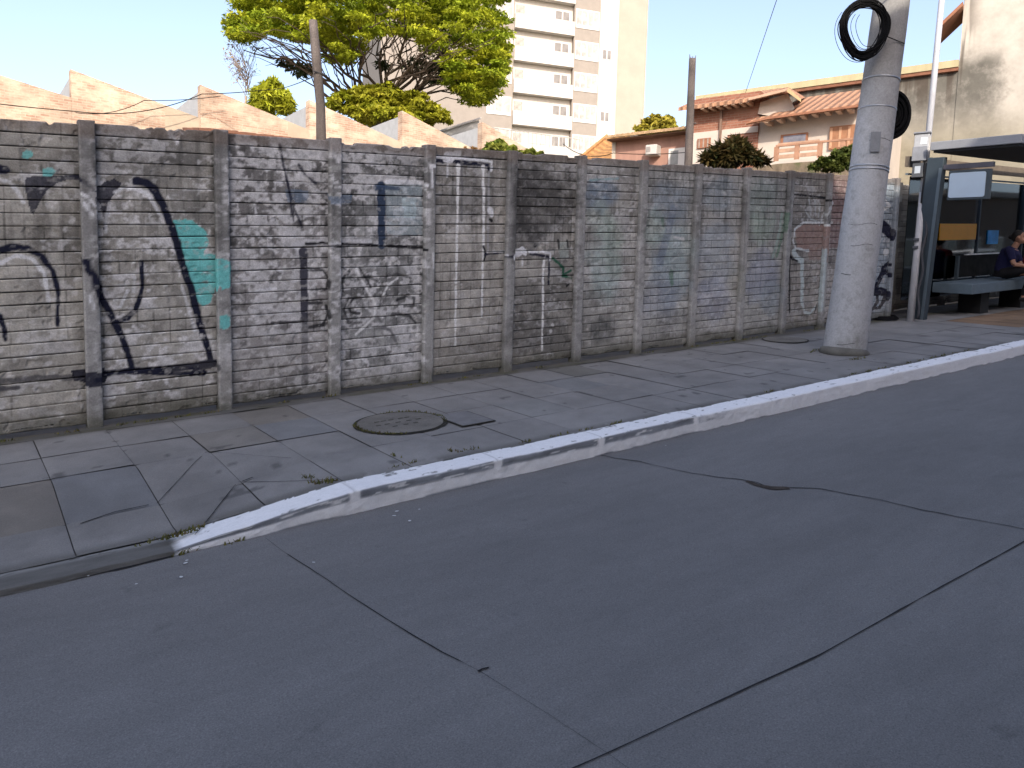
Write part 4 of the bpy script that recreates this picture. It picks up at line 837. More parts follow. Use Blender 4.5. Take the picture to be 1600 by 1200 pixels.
# ================================================================== SAWTOOTH FACTORY BEHIND THE FENCE
fac=empty('factory_building',(8,22,0),'old brick factory with sawtooth roofline and pale worn patches behind the fence','factory')
gm=brick('factory_brick',(.36,.22,.155),(.52,.36,.265),(.50,.40,.31),(1,0),.20,.062,patch=(.57,.46,.35),ps=1.1,pr=(.44,.60),dirt=.36)
rendm=mat('gable_render',(.42,.335,.25),var=.15,scale=1.5);roofm=mat('factory_roof',(.30,.255,.215),var=.25)
FY=22.0;TP=3.025
def tooth(k):
    xa=2.665+k*TP;zt=6.61+.165*k+(0.03 if k%2 else 0);zl=6.01+.075*k-(0.08 if k==0 else 0)
    return xa,zt,zl
for k in range(-4,5):
    xa,zt,zl=tooth(k);xb=xa+TP;zb=3.0+.05*k
    nx=26;xx=np.linspace(xa,xb-.004,nx);f_=(xx-xa)/TP;zz=zt+(zl-zt)*f_
    mb=MB()
    for a in range(nx-1):
        mb.quad((xx[a],FY,0),(xx[a+1],FY,0),(xx[a+1],FY,zz[a+1]),(xx[a],FY,zz[a]))
        mb.quad((xx[a],FY,zz[a]),(xx[a+1],FY,zz[a+1]),(xx[a+1],FY+.28,zz[a+1]),(xx[a],FY+.28,zz[a]))
        mb.quad((xx[a+1],FY+.28,0),(xx[a],FY+.28,0),(xx[a],FY+.28,zz[a]),(xx[a+1],FY+.28,zz[a+1]))
    mb.quad((xa,FY,0),(xa,FY,zt),(xa,FY+.28,zt),(xa,FY+.28,0))
    g_=mb.build('gable',gm,fac)
    # rendered patch near the low end of each tooth
    if k in (0,1,2):
        mb=MB();u0=xa+TP*(.70 if k==0 else .78);mb.quad((u0,FY-.012,5.0),(xb-.03,FY-.012,5.0),(xb-.03,FY-.012,zl+.01),(u0+.02,FY-.012,zt+(zl-zt)*((u0-xa)/TP)-.02));mb.build('render_patch',rendm,g_)
    mb=MB();h0=zt-.14
    mb.quad((xa+.02,FY+.28,h0),(xb,FY+.28,zl-.12),(xb,FY+24,zl-.12),(xa+.02,FY+24,h0));mb.build('roof',roofm,fac)
    mb=MB();mb.quad((xa+.01,FY+.28,zl-.9),(xa+.01,FY+.28,h0),(xa+.01,FY+24,h0),(xa+.01,FY+24,zl-.9));mb.build('skylight_wall',mat('skylight_grey',(.38,.39,.40),var=.1),fac)
# narrow tiled ledge between the fence and the factory
mb=MB();a=Vector((2.470,9.600,3.127));b_=Vector((4.224,9.600,3.201))
for i in range(16):
    p0=a.lerp(b_,i/16);p1=a.lerp(b_,(i+1)/16);zo=.012*(i%2)
    mb.hexa([tuple(p0+Vector((0,0,zo-.035))),tuple(p1+Vector((0,0,zo-.035))),tuple(p1+Vector((0,.8,.14+zo-.035))),tuple(p0+Vector((0,.8,.14+zo-.035)))],[tuple(p0+Vector((0,0,zo))),tuple(p1+Vector((0,0,zo))),tuple(p1+Vector((0,.8,.14+zo))),tuple(p0+Vector((0,.8,.14+zo)))])
led=empty('lean_to',(a.x+1,9.6,0),'narrow reddish tiled lean-to roof edge just above the fence top','lean-to')
mb.build('roof',mat('ledge_tile',(.24,.115,.075),var=.3),led)
MB().box(a.x+.05,b_.x-.05,9.75,9.9,0,a.z-.02).build('wall',mat('ledge_wall',(.2,.15,.12),var=.3),led)

# ================================================================== TALL WOODEN POSTS
wood=mat('grey_wood',(.15,.125,.115),var=.3,scale=3,fine=.2,fscale=60,streak=.5,bump=.5)
def wpost(pts,rs_,label):
    e=empty('wooden_post',pts[0],label,'wooden post','weathered wooden posts behind the fence')
    MB().tube(pts,rs_,12).build('shaft',wood,e,True);return e
b0=Vector((3.549,8.600,2.897));b1=Vector((3.541,8.600,3.374));b2=Vector((3.496,8.600,3.824));b3=Vector((3.451,8.600,4.287))
wpost([b0-Vector((0,0,3)),b0,b1,b2,b3],[.062,.058,.052,.054,.046],'slightly bent wooden post standing in front of the big tree')
MB().tube([b2+Vector((-.06,-.05,-.1)),b2+Vector((.1,-.05,-.12))],.008,6).build('nail',dk,[o for o in SC.objects if o.name=='wooden_post'][0])
d0=Vector((10.051,8.800,3.410));d1=Vector((10.034,8.800,4.514));d2=Vector((10.027,8.800,5.256))
w2=wpost([d0-Vector((0,0,3)),d0,d1,d2],[.072,.068,.062,.056],'wooden post with splintered top standing in front of the red house')
mb=MB()
for q in range(5): mb.tube([d2+Vector((.04*math.cos(q*1.3),.04*math.sin(q*1.3),-.08)),d2+Vector((.05*math.cos(q*1.3),.05*math.sin(q*1.3),.03+.02*(q%3)))],[.018,.004],5)
mb.build('splinters',wood,w2)
mb=MB()
for q in (.75,): mb.tube([d0.lerp(d1,q)+Vector((.065,-.03,0)),d0.lerp(d1,q)+Vector((.10,-.05,.0))],.012,6)
mb.build('peg',wood,w2)
# wires
def wire(pts,label,r=.012,sag=.0):
    o=MB().tube(pts,r,5).build('wire',cab,None);tag(o,label,'wire');return o
def sagline(a,b_,sg,n=18):
    a=Vector(a);b_=Vector(b_);return [a.lerp(b_,k/n)-Vector((0,0,sg*4*(k/n)*(1-k/n))) for k in range(n+1)]
att=b3.lerp(b2,1.25)
wire(sagline((0.463,21.500,5.418),(2.686,21.500,5.523),.02)+sagline((2.686,21.500,5.523),(5.593,21.500,6.442),.22)[1:]+sagline((5.593,21.500,6.442),(6.848,20.000,6.477),.02)[1:],'thin sagging wire crossing the brick sawtooth gables',.011)
wire(sagline((2.698,21.600,5.513),(4.224,21.600,6.062),.14)+sagline((4.224,21.600,6.062),(6.108,21.600,6.504),.04)[1:],'thin wire crossing the second gable just below the sagging one',.009)
wire(sagline((12.560,8.980,7.130),(22.140,17.060,8.440),.0),'thin wire slanting down from the sky to the red house roof',.007)
wire(sagline((17.770,21.340,6.870),(17.760,18.770,6.200),.25)+sagline((17.760,18.770,6.200),(18.940,16.630,6.080),.05)[1:],'thin black wire sagging in front of the orange hipped roof',.012)
wire(sagline(att,(6.848,20.000,6.477),.05),'short thin wire running left from the bent wooden post',.006)

# ================================================================== TREES AND PLANTS
def leaves(name,clumps,size,cols,parent=None,lm=None,aspect=2.2,droop=.3,flat=.6,seed=1,shade=None):
    """clumps: (centre, rx, ry, rz, n); small leaf faces spread through each clump"""
    rg=np.random.default_rng(seed);P_=[];T=[];SZ=[];C_=[]
    for (c,rx,ry,rz,n) in clumps:
        d=rg.normal(size=(n,3));d/=np.linalg.norm(d,axis=1)[:,None]
        r=rg.random(n)**.45;p=d*r[:,None]*np.array((rx,ry,rz))
        P_.append(p+np.array(c));T.append(d);SZ.append(size*(.6+.8*rg.random(n)))
        k=rg.random();col=np.array(cols[0])*(1-k)+np.array(cols[1])*k
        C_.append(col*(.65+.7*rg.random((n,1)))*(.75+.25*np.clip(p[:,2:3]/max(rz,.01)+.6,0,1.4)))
    P_=np.concatenate(P_);T=np.concatenate(T);SZ=np.concatenate(SZ);C_=np.concatenate(C_);n=len(P_)
    ax=T*np.array((1,1,.35))+rg.normal(size=(n,3))*.45;ax[:,2]-=droop;ax/=np.linalg.norm(ax,axis=1)[:,None]
    nrm_=rg.normal(size=(n,3))*(1-flat)+np.array((0,0,1))*flat;sd=np.cross(ax,nrm_);sd/=np.maximum(np.linalg.norm(sd,axis=1),1e-6)[:,None]
    L_=ax*SZ[:,None];S_=sd*(SZ/aspect)[:,None]
    V=np.stack([P_-L_*.5,P_-L_*.05+S_*.5,P_+L_*.5,P_-L_*.05-S_*.5],1).reshape(-1,3)
    F=np.arange(4*n).reshape(-1,4);CC_=np.repeat(C_,4,axis=0)
    return npmesh(name,V,F,lm or LEAF,parent,CC_)
LEAF=leaf_mat('leaf');bark=mat('bark',(.085,.062,.048),var=.35,scale=3,bump=.5)
def limb(mb,a,b_,r0,r1,n=6,wob=.25,seed=0):
    rg=random.Random(seed);a=Vector(a);b_=Vector(b_);l=(b_-a).length;pts=[]
    for k in range(n+1):
        q=k/n;o=Vector((rg.uniform(-1,1),rg.uniform(-1,1),rg.uniform(-1,1)))*l*.05*wob*4*(q*(1-q)*4);pts.append(a.lerp(b_,q)+o+Vector((0,0,l*.06*math.sin(q*math.pi))))
    mb.tube(pts,[r0+(r1-r0)*k/n for k in range(n+1)],7);return pts
# --- big umbrella-crowned tree
TD=40.0
def tpt(px,py,dd=0): 
    c0=np.array(CAMP);r_=RAY(px,py);return Vector(c0+r_*(TD+dd))
big=empty('tree',Vector((tpt(585,150).x,tpt(585,150).y,0)),'large umbrella-crowned tree with dark spreading limbs and feathery bright green leaves','tree')
root=tpt(585,178);mb=MB()
limb(mb,(root.x,root.y,-.2),root,.42,.34,6,.1,1)
rg=random.Random(11);tips=[]
for i,(px,py,dd) in enumerate(((380,78,1),(420,62,-4),(455,95,3),(470,50,-5),(520,60,4),(560,40,-6),(600,45,6),(640,40,-5),(690,35,3),(735,45,-3),(770,85,1),(755,120,-2),(700,105,5),(660,80,-6),(730,145,2),(540,30,0),(500,75,-2),(620,20,0),(680,60,0),(715,80,-5),(430,85,-1),(740,100,3))):
    mid=root.lerp(tpt(px,py,dd),.42)+Vector((0,0,-.15));
    pts=limb(mb,root+Vector((0,0,-rg.random()*.8)),tpt(px,py,dd),.105,.022,8,.35,i+3)
    for k in range(6):
        a=pts[3+k%5];px2,py2=px+rg.uniform(-70,70),py+rg.uniform(-35,12);limb(mb,a,tpt(min(max(px2,375),775),py2,dd+rg.uniform(-3,3)),.035,.009,5,.4,i*7+k)
mb.build('trunk',bark,big,True)
rg=np.random.default_rng(5);cl=[]
def crown_top(px):  # upper outline of the crown in the picture runs out of the frame
    return -60
outline=[(358,38),(362,60),(372,72),(390,62),(420,58),(450,60),(478,72),(500,58),(520,72),(545,92),(560,70),(590,52),(620,55),(640,62),(660,75),(690,92),(700,118),(715,140),(735,155),(760,158),(775,138),(790,118),(791,95),(785,70),(775,50),(758,30),(755,5)]
ox=np.array([p[0] for p in outline],float);
def low_edge(px):
    best=-99
    for (x1,y1),(x2,y2) in zip(outline[:-1],outline[1:]):
        if min(x1,x2)<=px<=max(x1,x2) and x1!=x2: best=max(best,y1+(y2-y1)*(px-x1)/(x2-x1))
    return best
n=0
while n<980:
    px=rg.uniform(360,790);py=rg.uniform(-90,158);le=low_edge(px)
    if py>le-4:continue
    # dome: top profile
    tx=(px-572)/225
    if py< -120+110*tx*tx: continue
    dd=rg.uniform(-7,7)*math.sqrt(max(.05,1-tx*tx))
    dl=le-py
    # keep the hollow underside near the middle right so the limbs show
    if px>565 and px<712 and py>56+rg.uniform(-12,12) : 
        if rg.random()<.22:continue
    if px<500 and py>le-1:continue
    c_=tpt(px,py,dd);k=rg.uniform(.75,1.25)
    cl.append((c_,.55*k,.55*k,.17*k,int(130*k)));n+=1
for px,py in ((725,150),(735,158),(745,160),(712,135),(700,128),(760,145),(775,125),(515,92),(530,98),(545,96),(520,80),(540,70),(510,70),(552,85),(560,72),(500,62),(400,52),(378,50),(365,40),(388,44),(410,40),(440,48),(470,60),(505,66),(535,85),(525,75),(548,80),(740,150),(755,155),(748,140),(765,130),(778,115),(785,100),(735,145),(720,140),(705,120),(768,150),(782,88),(780,70),(770,60),(760,110),(745,120),(750,95),(725,125)):
    for q in range(4):
        c_=tpt(px+rg.uniform(-7,7),py+rg.uniform(-6,3),rg.uniform(-3,3));cl.append((c_,.5,.5,.17,75))
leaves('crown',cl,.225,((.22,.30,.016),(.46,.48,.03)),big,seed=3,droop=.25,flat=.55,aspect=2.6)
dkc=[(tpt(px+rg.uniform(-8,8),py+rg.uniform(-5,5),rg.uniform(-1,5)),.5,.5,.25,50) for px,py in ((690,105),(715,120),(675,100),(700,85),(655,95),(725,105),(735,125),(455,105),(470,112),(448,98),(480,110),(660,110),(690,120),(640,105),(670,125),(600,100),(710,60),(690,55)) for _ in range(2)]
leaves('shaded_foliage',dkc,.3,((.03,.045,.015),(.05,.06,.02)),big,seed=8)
# --- rounder tree below it
def bushy(name,label,cat,spec,dist,size,cols,seed,trunk=True,per=120,group=None,aspect=2.0,rzk=.45):
    """spec: image-measured lumps (px,py,radius px)"""
    global TD
    TD=dist;rg=np.random.default_rng(seed);k0=dist/1195.0
    cx=np.mean([q[0] for q in spec]);cy=np.max([q[1] for q in spec]);c0=tpt(cx,cy)
    e=empty(name,(c0.x,c0.y,0),label,cat,group);cl=[]
    for px,py,r_ in spec:
        c_=tpt(px,py);R_=r_*k0
        for q in range(max(3,int(r_*.95))):
            d=rg.normal(size=3);d/=np.linalg.norm(d);d[2]=abs(d[2])*1.0-.25;rr=R_*(.55+.45*rg.random())
            cl.append((c_+Vector(d*rr),R_*.34,R_*.34,R_*.34*rzk,int(per*(.6+.6*rg.random()))))
    leaves('crown',cl,size,cols,e,seed=seed+1,aspect=aspect)
    if trunk:
        mb=MB();limb(mb,(c0.x,c0.y,-.2),c0,.16*dist/40,.10*dist/40,5,.1,seed)
        for px,py,r_ in spec: limb(mb,c0+Vector((0,0,-.2)),tpt(px,py),.06*dist/40,.015,5,.3,seed+int(px))
        mb.build('trunk',bark,e,True)
    return e
bushy('tree','rounded yellow-green tree rising behind the sawtooth roof under the large tree','tree',((520,170,14),(690,185,16),(600,150,26),(540,165,28),(575,158,32),(610,160,34),(645,168,32),(672,182,26),(610,180,36),(560,180,28),(640,190,30),(585,185,30)),37.5,.27,((.28,.31,.02),(.44,.42,.04)),21,per=95)
bushy('palm_bush','spiky yellow-green bush rising behind the brick gables','bush',((425,150,22),(410,152,18),(440,158,18),(425,168,24),(405,165,15),(448,170,14),(425,134,12)),36.0,.55,((.32,.36,.025),(.46,.47,.04)),31,trunk=False,per=30,aspect=4.5,rzk=1.0)
bushy('tree','olive-yellow tree between the tower and the red house','tree',((1020,196,18),(1040,200,20),(1005,205,14),(1060,210,14),(1030,212,22),(1045,188,9),(1025,185,9)),60,.40,((.32,.29,.04),(.46,.39,.06)),41,per=80)
bushy('shrub','leafy green shrub just behind the fence below the tower','shrub',((772,232,14),(790,236,16),(808,238,12),(780,224,9),(828,240,9),(845,242,6),(760,240,8)),11.5,.075,((.14,.21,.03),(.40,.42,.09)),51,trunk=False,per=55,aspect=1.7,rzk=.9)
bushy('shrub','dark green narrow shrub against the pale building beside the tower','shrub',((751,215,6),(752,225,7),(750,232,7)),34,.20,((.05,.085,.015),(.09,.13,.02)),55,trunk=False,per=60,rzk=1.2)
bushy('shrub','dry orange-brown twiggy shrub over the fence','shrub',((728,234,6),(740,234,7),(748,238,6)),13,.06,((.30,.16,.05),(.38,.22,.08)),57,trunk=False,per=22,aspect=4,rzk=1)
bushy('shrub','dark spiky shrub with orange tips in front of the red house','shrub',((1125,245,20),(1145,238,22),(1160,246,20),(1110,250,14),(1178,250,12),(1140,252,22),(1150,228,10),(1190,252,8)),13.0,.27,((.025,.035,.010),(.11,.075,.025)),61,trunk=False,per=42,aspect=5,rzk=.9)
bushy('shrub','bushy green shrub beside the concrete utility pole','shrub',((1285,258,14),(1305,250,16),(1320,245,16),(1300,262,16),(1325,262,14),(1272,263,8),(1330,235,10)),14.0,.10,((.06,.09,.018),(.14,.16,.035)),67,trunk=False,per=55,aspect=1.8,rzk=.8)
# --- bare tree at the left of the crown
TD=41.0;bt0=tpt(385,190);bare=empty('tree',(bt0.x,bt0.y,0),'nearly leafless pale twiggy tree left of the large tree','tree');mb=MB();rg=random.Random(4);cl=[]
limb(mb,(bt0.x,bt0.y,-.2),tpt(384,150),.12,.07,5,.1,2)
for k in range(26):
    px,py=rg.uniform(352,402),rg.uniform(62,135);a=tpt(384+rg.uniform(-2,4),rg.uniform(95,150));pts=limb(mb,a,tpt(px,py),.022,.006,5,.5,k)
    for j in range(3): limb(mb,pts[2+j],tpt(px+rg.uniform(-14,14),py+rg.uniform(-14,10)),.010,.004,3,.5,k*5+j)
    if k%2==0: cl.append((tpt(px,py),.35,.35,.35,14))
mb.build('trunk',mat('pale_twig',(.28,.22,.18),var=.3),bare,True);leaves('crown',cl,.16,((.42,.33,.22),(.32,.2,.12)),bare,seed=77)

# ================================================================== BUILDINGS
def frame(o,d,n):
    o=Vector(o);d=Vector((d[0],d[1],0));n=Vector((n[0],n[1],0))
    return lambda a,out,z:tuple(Vector((o.x,o.y,0))+d*a+n*out+Vector((0,0,z)))
white=mat('white_render',(.62,.585,.545),var=.06,scale=2,rough=.85);taupe=mat('taupe_render',(.275,.243,.215),var=.07,scale=2);beige=mat('beige_render',(.365,.32,.27),var=.06,scale=.8)
pane=mat('window_pane',(.20,.185,.175),rough=.25,var=.25,scale=1.5,spec=.5,bump=0);panel_w=mat('balcony_white',(.54,.50,.45),var=.05);shadow_in=mat('loggia_inner',(.53,.495,.46),var=.06)
frame_w=mat('frame_white',(.66,.64,.61),var=.03)
# --- residential tower
TF=frame((49.020,56.950,16.340),(0.952,-0.307,0.000),(-0.307,-0.952,0.000))
tow=empty('apartment_tower',TF(0,0,0),'tall white and taupe apartment tower with rows of balconies','building')
xl0,_=(-12.629,21.934);xl,_=(-6.485,22.656);xb,_=(-0.582,23.350);xw,_=(2.052,23.659);xc,_=(3.931,23.880);xr,_=(7.152,24.259)
ST=2.86;_,zref=(-3.534,20.811)   # underside of one balcony slab
base=zref-int(zref/ST)*ST
NF=15;ZT=base+NF*ST
MB().box(xl0-6,xl,-12,0,0,ZT,TF).build('wall',taupe,tow)
MB().box(xl,xb,-12,-.45,0,ZT,TF).build('loggia_wall',shadow_in,tow)
MB().box(xb,xw,-12,0,0,ZT,TF).build('wall',taupe,tow)
MB().box(xw,xc,-12,.10,0,ZT,TF).build('white_strip',white,tow)
MB().box(xc,xr,-12,-.15,0,ZT,TF).build('beige_strip',beige,tow)
def proto_copy(lst,dz):
    out=[]
    for o in lst:
        c=o.copy();COL.objects.link(c);c.location.z=o.location.z+dz;out.append((o,c))
        for ch in o.children:
            k=ch.copy();COL.objects.link(k);k.parent=c
    return out
z=base
p1=MB().box(xl+.02,xb-.02,-.44,.26,z-.12,z,TF).build('balcony_slab',white,tow)
f1=MB();f1.box(xl+.02,xb-.02,.19,.26,z+.0,z+1.12,TF);f1.box(xl+.02,xl+.10,-.02,.19,z+.0,z+1.12,TF);f1.box(xb-.10,xb-.02,-.02,.19,z,z+1.12,TF);p2=f1.build('balcony_parapet',panel_w,tow)
p2b=MB().box(xb-.95,xb-.15,.261,.28,z+.35,z+1.1,TF).build('glass_railing',mat('rail_pale',(.42,.41,.40),var=.2,scale=5),p2)
# glazed door at the right of each loggia, grey strip painted as shade at its left
f2=MB();f2.box(xb-1.85,xb-.25,-.44,-.37,z+.05,z+2.2,TF);p3=f2.build('loggia_door',frame_w,tow)
mb=MB()
for q in range(2): mb.box(xb-1.75+q*.75,xb-1.12+q*.75,-.369,-.36,z+.15,z+2.1,TF)
mb.build('pane',pane,p3)
p4=MB().box(xl+.3,xl+1.1,-.44,-.37,z+.9,z+2.1,TF).build('loggia_shade_strip',mat('loggia_grey',(.36,.335,.31),var=.3,scale=4),tow)
p4b=MB().box(xl+1.9,xl+3.4,-.44,-.35,z+1.25,z+1.32,TF).build('loggia_rail',mat('rail_grey',(.3,.28,.26)),tow)
def win(xa,xb_,za,zb,npn,nm='window'):
    w=MB();w.box(xa,xb_,.0,.06,za,zb,TF);o=w.build(nm,frame_w,tow)
    m=MB();dw=(xb_-xa-.1)/npn
    for q in range(npn): m.box(xa+.08+q*dw,xa+.02+(q+1)*dw,.061,.065,za+.30,zb-.10,TF)
    m.build('pane',mat('curtained_pane',(.38,.355,.33),rough=.3,var=.3,scale=2.2,spec=.5,bump=0),o);return o
p5=win(xb+.14,xw-.08,z+.72,z+2.42,4);p6=win(xl-2.5,xl-.15,z+.62,z+2.3,3)
p8=MB().box(xw+.35,xc-.35,.101,.115,z+.10,z+.13,TF).build('shadow_joint',mat('joint_grey',(.36,.34,.32)),tow)
for k in range(1,NF):
    proto_copy([p1,p2,p3,p4,p4b,p5,p6,p8],k*ST)
w_=MB();w_.box(xw+.25,xw+1.25,.10,.15,z+1.0,z+1.95,TF);w0=w_.build('small_window',frame_w,tow);m=MB();m.box(xw+.33,xw+.72,.151,.155,z+1.06,z+1.88,TF);m.box(xw+.80,xw+1.18,.151,.155,z+1.06,z+1.88,TF);m.build('pane',pane,w0)
for k in range(2,NF,2): proto_copy([w0],k*ST)
# --- paler blue-grey block left of the tower, half behind the trees
pb_=empty('apartment_block',(41.410,66.380,16.670),'blue-grey and pale building beside the tower, partly behind the trees','building')
A=Vector((39.260,68.760,22.920));B=Vector((41.610,66.870,21.730));Cc=Vector((43.660,65.360,21.790))
def vw(p,q,z0_,z1_,name,m,par,dn=(0,0,0)):
    d_=Vector(dn);return MB().quad(tuple(Vector((p.x,p.y,z0_))+d_),tuple(Vector((q.x,q.y,z0_))+d_),tuple(Vector((q.x,q.y,z1_))+d_),tuple(Vector((p.x,p.y,z1_))+d_)).build(name,m,par)
B2=B+Vector((-.5,-3,0))
vw(A,B,0,A.z+3,'side_wall',mat('blue_grey_wall',(.22,.24,.30),var=.08),pb_);vw(B,Cc,0,A.z+2,'front_wall',mat('pale_wall',(.40,.43,.46),var=.06),pb_)
dd_=(B-Cc).normalized();nn_=Vector((dd_.y,-dd_.x,0));nn_=nn_ if nn_.y<0 else -nn_
for zc in (13.7,15.9,18.1):
    mb=MB();a_=B.lerp(Cc,.18);b_=B.lerp(Cc,.72)
    mb.hexa([tuple(Vector((a_.x,a_.y,zc))),tuple(Vector((b_.x,b_.y,zc))),tuple(Vector((b_.x,b_.y,zc))+nn_*.08),tuple(Vector((a_.x,a_.y,zc))+nn_*.08)],[tuple(Vector((a_.x,a_.y,zc+.9))),tuple(Vector((b_.x,b_.y,zc+.9))),tuple(Vector((b_.x,b_.y,zc+.9))+nn_*.08),tuple(Vector((a_.x,a_.y,zc+.9))+nn_*.08)]);mb.build('window',mat('blue_window',(.13,.16,.20),rough=.3,var=.3),pb_)
MB().quad(tuple(Vector((A.x,A.y,A.z+3))),tuple(Vector((B.x,B.y,A.z+3))),tuple(Vector((B.x,B.y+8,A.z+3))),tuple(Vector((A.x,A.y+8,A.z+3)))).build('roof',white,pb_)
# --- low white sheds in front of the tower
sh_=empty('shed',(29.120,44.780,11.360),'low white shed with gable roof below the trees beside the tower','shed')
pts=[Vector((27.530,46.130,12.740)),Vector((29.670,44.660,13.630)),Vector((29.700,44.300,10.950)),Vector((27.460,45.950,10.880))]
MB().quad(*[tuple(q) for q in pts]).build('wall',mat('shed_white',(.44,.43,.42),var=.18,scale=1.2),sh_)
e0=pts[0]+Vector((0,-.3,.05));e1=pts[1]+Vector((0,-.3,.05));MB().hexa([tuple(e0),tuple(e1),tuple(e1+Vector((1,6,.2))),tuple(e0+Vector((1,6,.2)))],[tuple(e0+Vector((0,0,.12))),tuple(e1+Vector((0,0,.12))),tuple(e1+Vector((1,6,.32))),tuple(e0+Vector((1,6,.32)))]).build('roof',mat('shed_roof',(.42,.40,.39),var=.15),sh_)
wl_=empty('boundary_wall',(31.190,40.680,10.860),'low white wall with railings at the foot of the tower','wall')
pts=[Vector((28.610,42.730,11.990)),Vector((33.740,38.860,11.310)),Vector((33.690,38.750,10.230)),Vector((28.540,42.550,10.070))]
MB().quad(*[tuple(q) for q in pts]).build('wall',mat('low_white',(.46,.44,.42),var=.15,scale=1.5),wl_)
mb=MB();a_=pts[0];b_=pts[1]
for k in range(24):
    p=a_.lerp(b_,k/23);mb.tube([p,p+Vector((0,0,.75))],.022,4)
mb.tube([a_+Vector((0,0,.75)),b_+Vector((0,0,.75))],.03,5);mb.build('railing',mat('white_rail',(.42,.40,.385)),wl_)
# --- house with orange hipped roof
oh=empty('house',(20.630,22.980,6.910),'house with plain orange hipped roof in front of the tower foot','house')
otile=tile_mat('orange_tile',(.36,.185,.07),(.95,.3))
A=Vector((19.980,23.440,6.690));Bp=Vector((21.840,23.490,8.070));Cq=Vector((20.580,21.720,6.550));Bp2=Vector((22.610,22.920,8.120))
MB().quad(tuple(A),tuple(Cq),tuple(Bp2),tuple(Bp)).build('roof',otile,oh)
MB().quad(tuple(A),tuple(Bp),tuple(Bp+Vector((0,4,-1.8)))).build('roof',otile,oh)
MB().quad((A.x+.3,A.y+.3,0),(Cq.x,Cq.y+.3,0),(Cq.x,Cq.y+.3,Cq.z-.08),(A.x+.3,A.y+.3,A.z-.08)).build('wall',mat('ochre_wall',(.35,.24,.14)),oh)
MB().tube([tuple(A.lerp(Bp,k/6)+Vector((0,-.02,.03))) for k in range(7)],.07,6).build('ridge_cap',mat('ridge_orange',(.38,.19,.08),var=.2),oh)
# --- pink house
KF=frame((20.150,19.630,7.220),(-0.327,0.945,0.000),(-0.945,-0.327,-0.000))
pk=empty('house',KF(0,0,0),'low pink house with tiled eave and air conditioner, next to the wooden post','house')
k0,_=(1.319,6.853);k1,_=(-1.918,6.558);_,ke0=(1.333,7.171);_,ke1=(-1.543,7.190);zlo=0
pinkm=mat('pink_render',(.36,.21,.165),var=.10,scale=2,streak=.15);cream=mat('cream_trim',(.48,.42,.35),var=.08)
lo,hi=min(k0,k1),max(k0,k1)
MB().box(lo,hi,-6,0,0,ke0+.0,KF).build('wall',pinkm,pk)
MB().box(k0-.14,k0,-.02,.05,0,ke0-.02,KF).build('corner_strip',cream,pk)
rt=tile_mat('pink_house_tile',(.31,.195,.105),(0,0))
z0_=(ke0+ke1)/2
mb=MB();nT=18
for i in range(nT):
    a=lo-.25+(hi-lo+.3)*i/nT;b_=lo-.25+(hi-lo+.3)*(i+1)/nT;m_=(a+b_)/2
    for j in range(4):
        zz=z0_+.0+j*.18;oo=.55-j*.75
        n_=len(mb.v)
        for (aa,zt_) in ((a,.0),(a+.05,.07),(m_,.10),(b_-.05,.07),(b_,.0)): mb.v.append(KF(aa,oo,zz+zt_));mb.v.append(KF(aa,oo-.82,zz+zt_+.17))
        for q in range(4): mb.f.append((n_+2*q,n_+2*q+2,n_+2*q+3,n_+2*q+1))
        mb.f.append((n_,n_+2,n_+4,n_+6,n_+8))
mb.build('roof_tiles',mat('clay_tile',(.34,.225,.125),var=.25,scale=4),pk)
MB().box(lo-.2,hi,.0,.45,z0_-.06,z0_-.01,KF).build('eave_board',mat('eave_brown',(.16,.09,.06)),pk)
a0,_=(-0.171,6.695);a1,_=(-0.584,6.658);_,az0=(-0.400,6.477);_,az1=(-0.383,6.829)
ac=MB().box(min(a0,a1),max(a0,a1),0,.40,az0,az1,KF).build('air_conditioner',mat('ac_white',(.48,.46,.44),rough=.5,var=.05),pk,bevel=.02)
am=(a0+a1)/2;MB().box(am+.02,max(a0,a1)-.03,.401,.41,az0+.10,az1-.07,KF).build('grille',mat('ac_grille',(.27,.25,.24),var=.3),ac)
a0,_=(-0.895,6.630);a1,_=(-1.506,6.575);_,wz0=(-1.207,6.041);_,wz1=(-1.175,6.691)
wo=MB().box(min(a0,a1),max(a0,a1),0,.07,wz0,wz1,KF).build('window',frame_w,pk)
MB().box(min(a0,a1)+.25,max(a0,a1)-.08,.071,.08,wz0+.1,wz1-.08,KF).build('pane',mat('grey_pane',(.27,.275,.27),rough=.3,var=.2),wo)
# --- red and white house with tiled roofs
HF=frame((19.080,12.790,6.200),(-0.327,0.945,0.000),(-0.945,-0.327,-0.000))
hs=empty('house',HF(0,0,0),'red brick and white two storey house with overlapping terracotta roofs','house')
def Hx(p): return p[0]
dH=(HF(1,0,0)[0]-HF(0,0,0)[0],HF(1,0,0)[1]-HF(0,0,0)[1])
redb=brick('red_brick',(.24,.095,.062),(.31,.14,.095),(.30,.20,.15),dH,.22,.07,patch=(.36,.20,.145),ps=.9,pr=(.5,.7),dirt=.15)
hw_m=mat('house_white',(.52,.455,.40),var=.08,scale=1.5);ter=tile_mat('terracotta',(.40,.215,.13),dH);fas=mat('fascia_wood',(.27,.125,.075),var=.2);ended=mat('rafter_end',(.5,.36,.27))
aL,_=(3.128,6.537);aM,_=(1.149,6.678);aR,_=(-1.666,6.026)
_,zE1=(2.326,7.020);
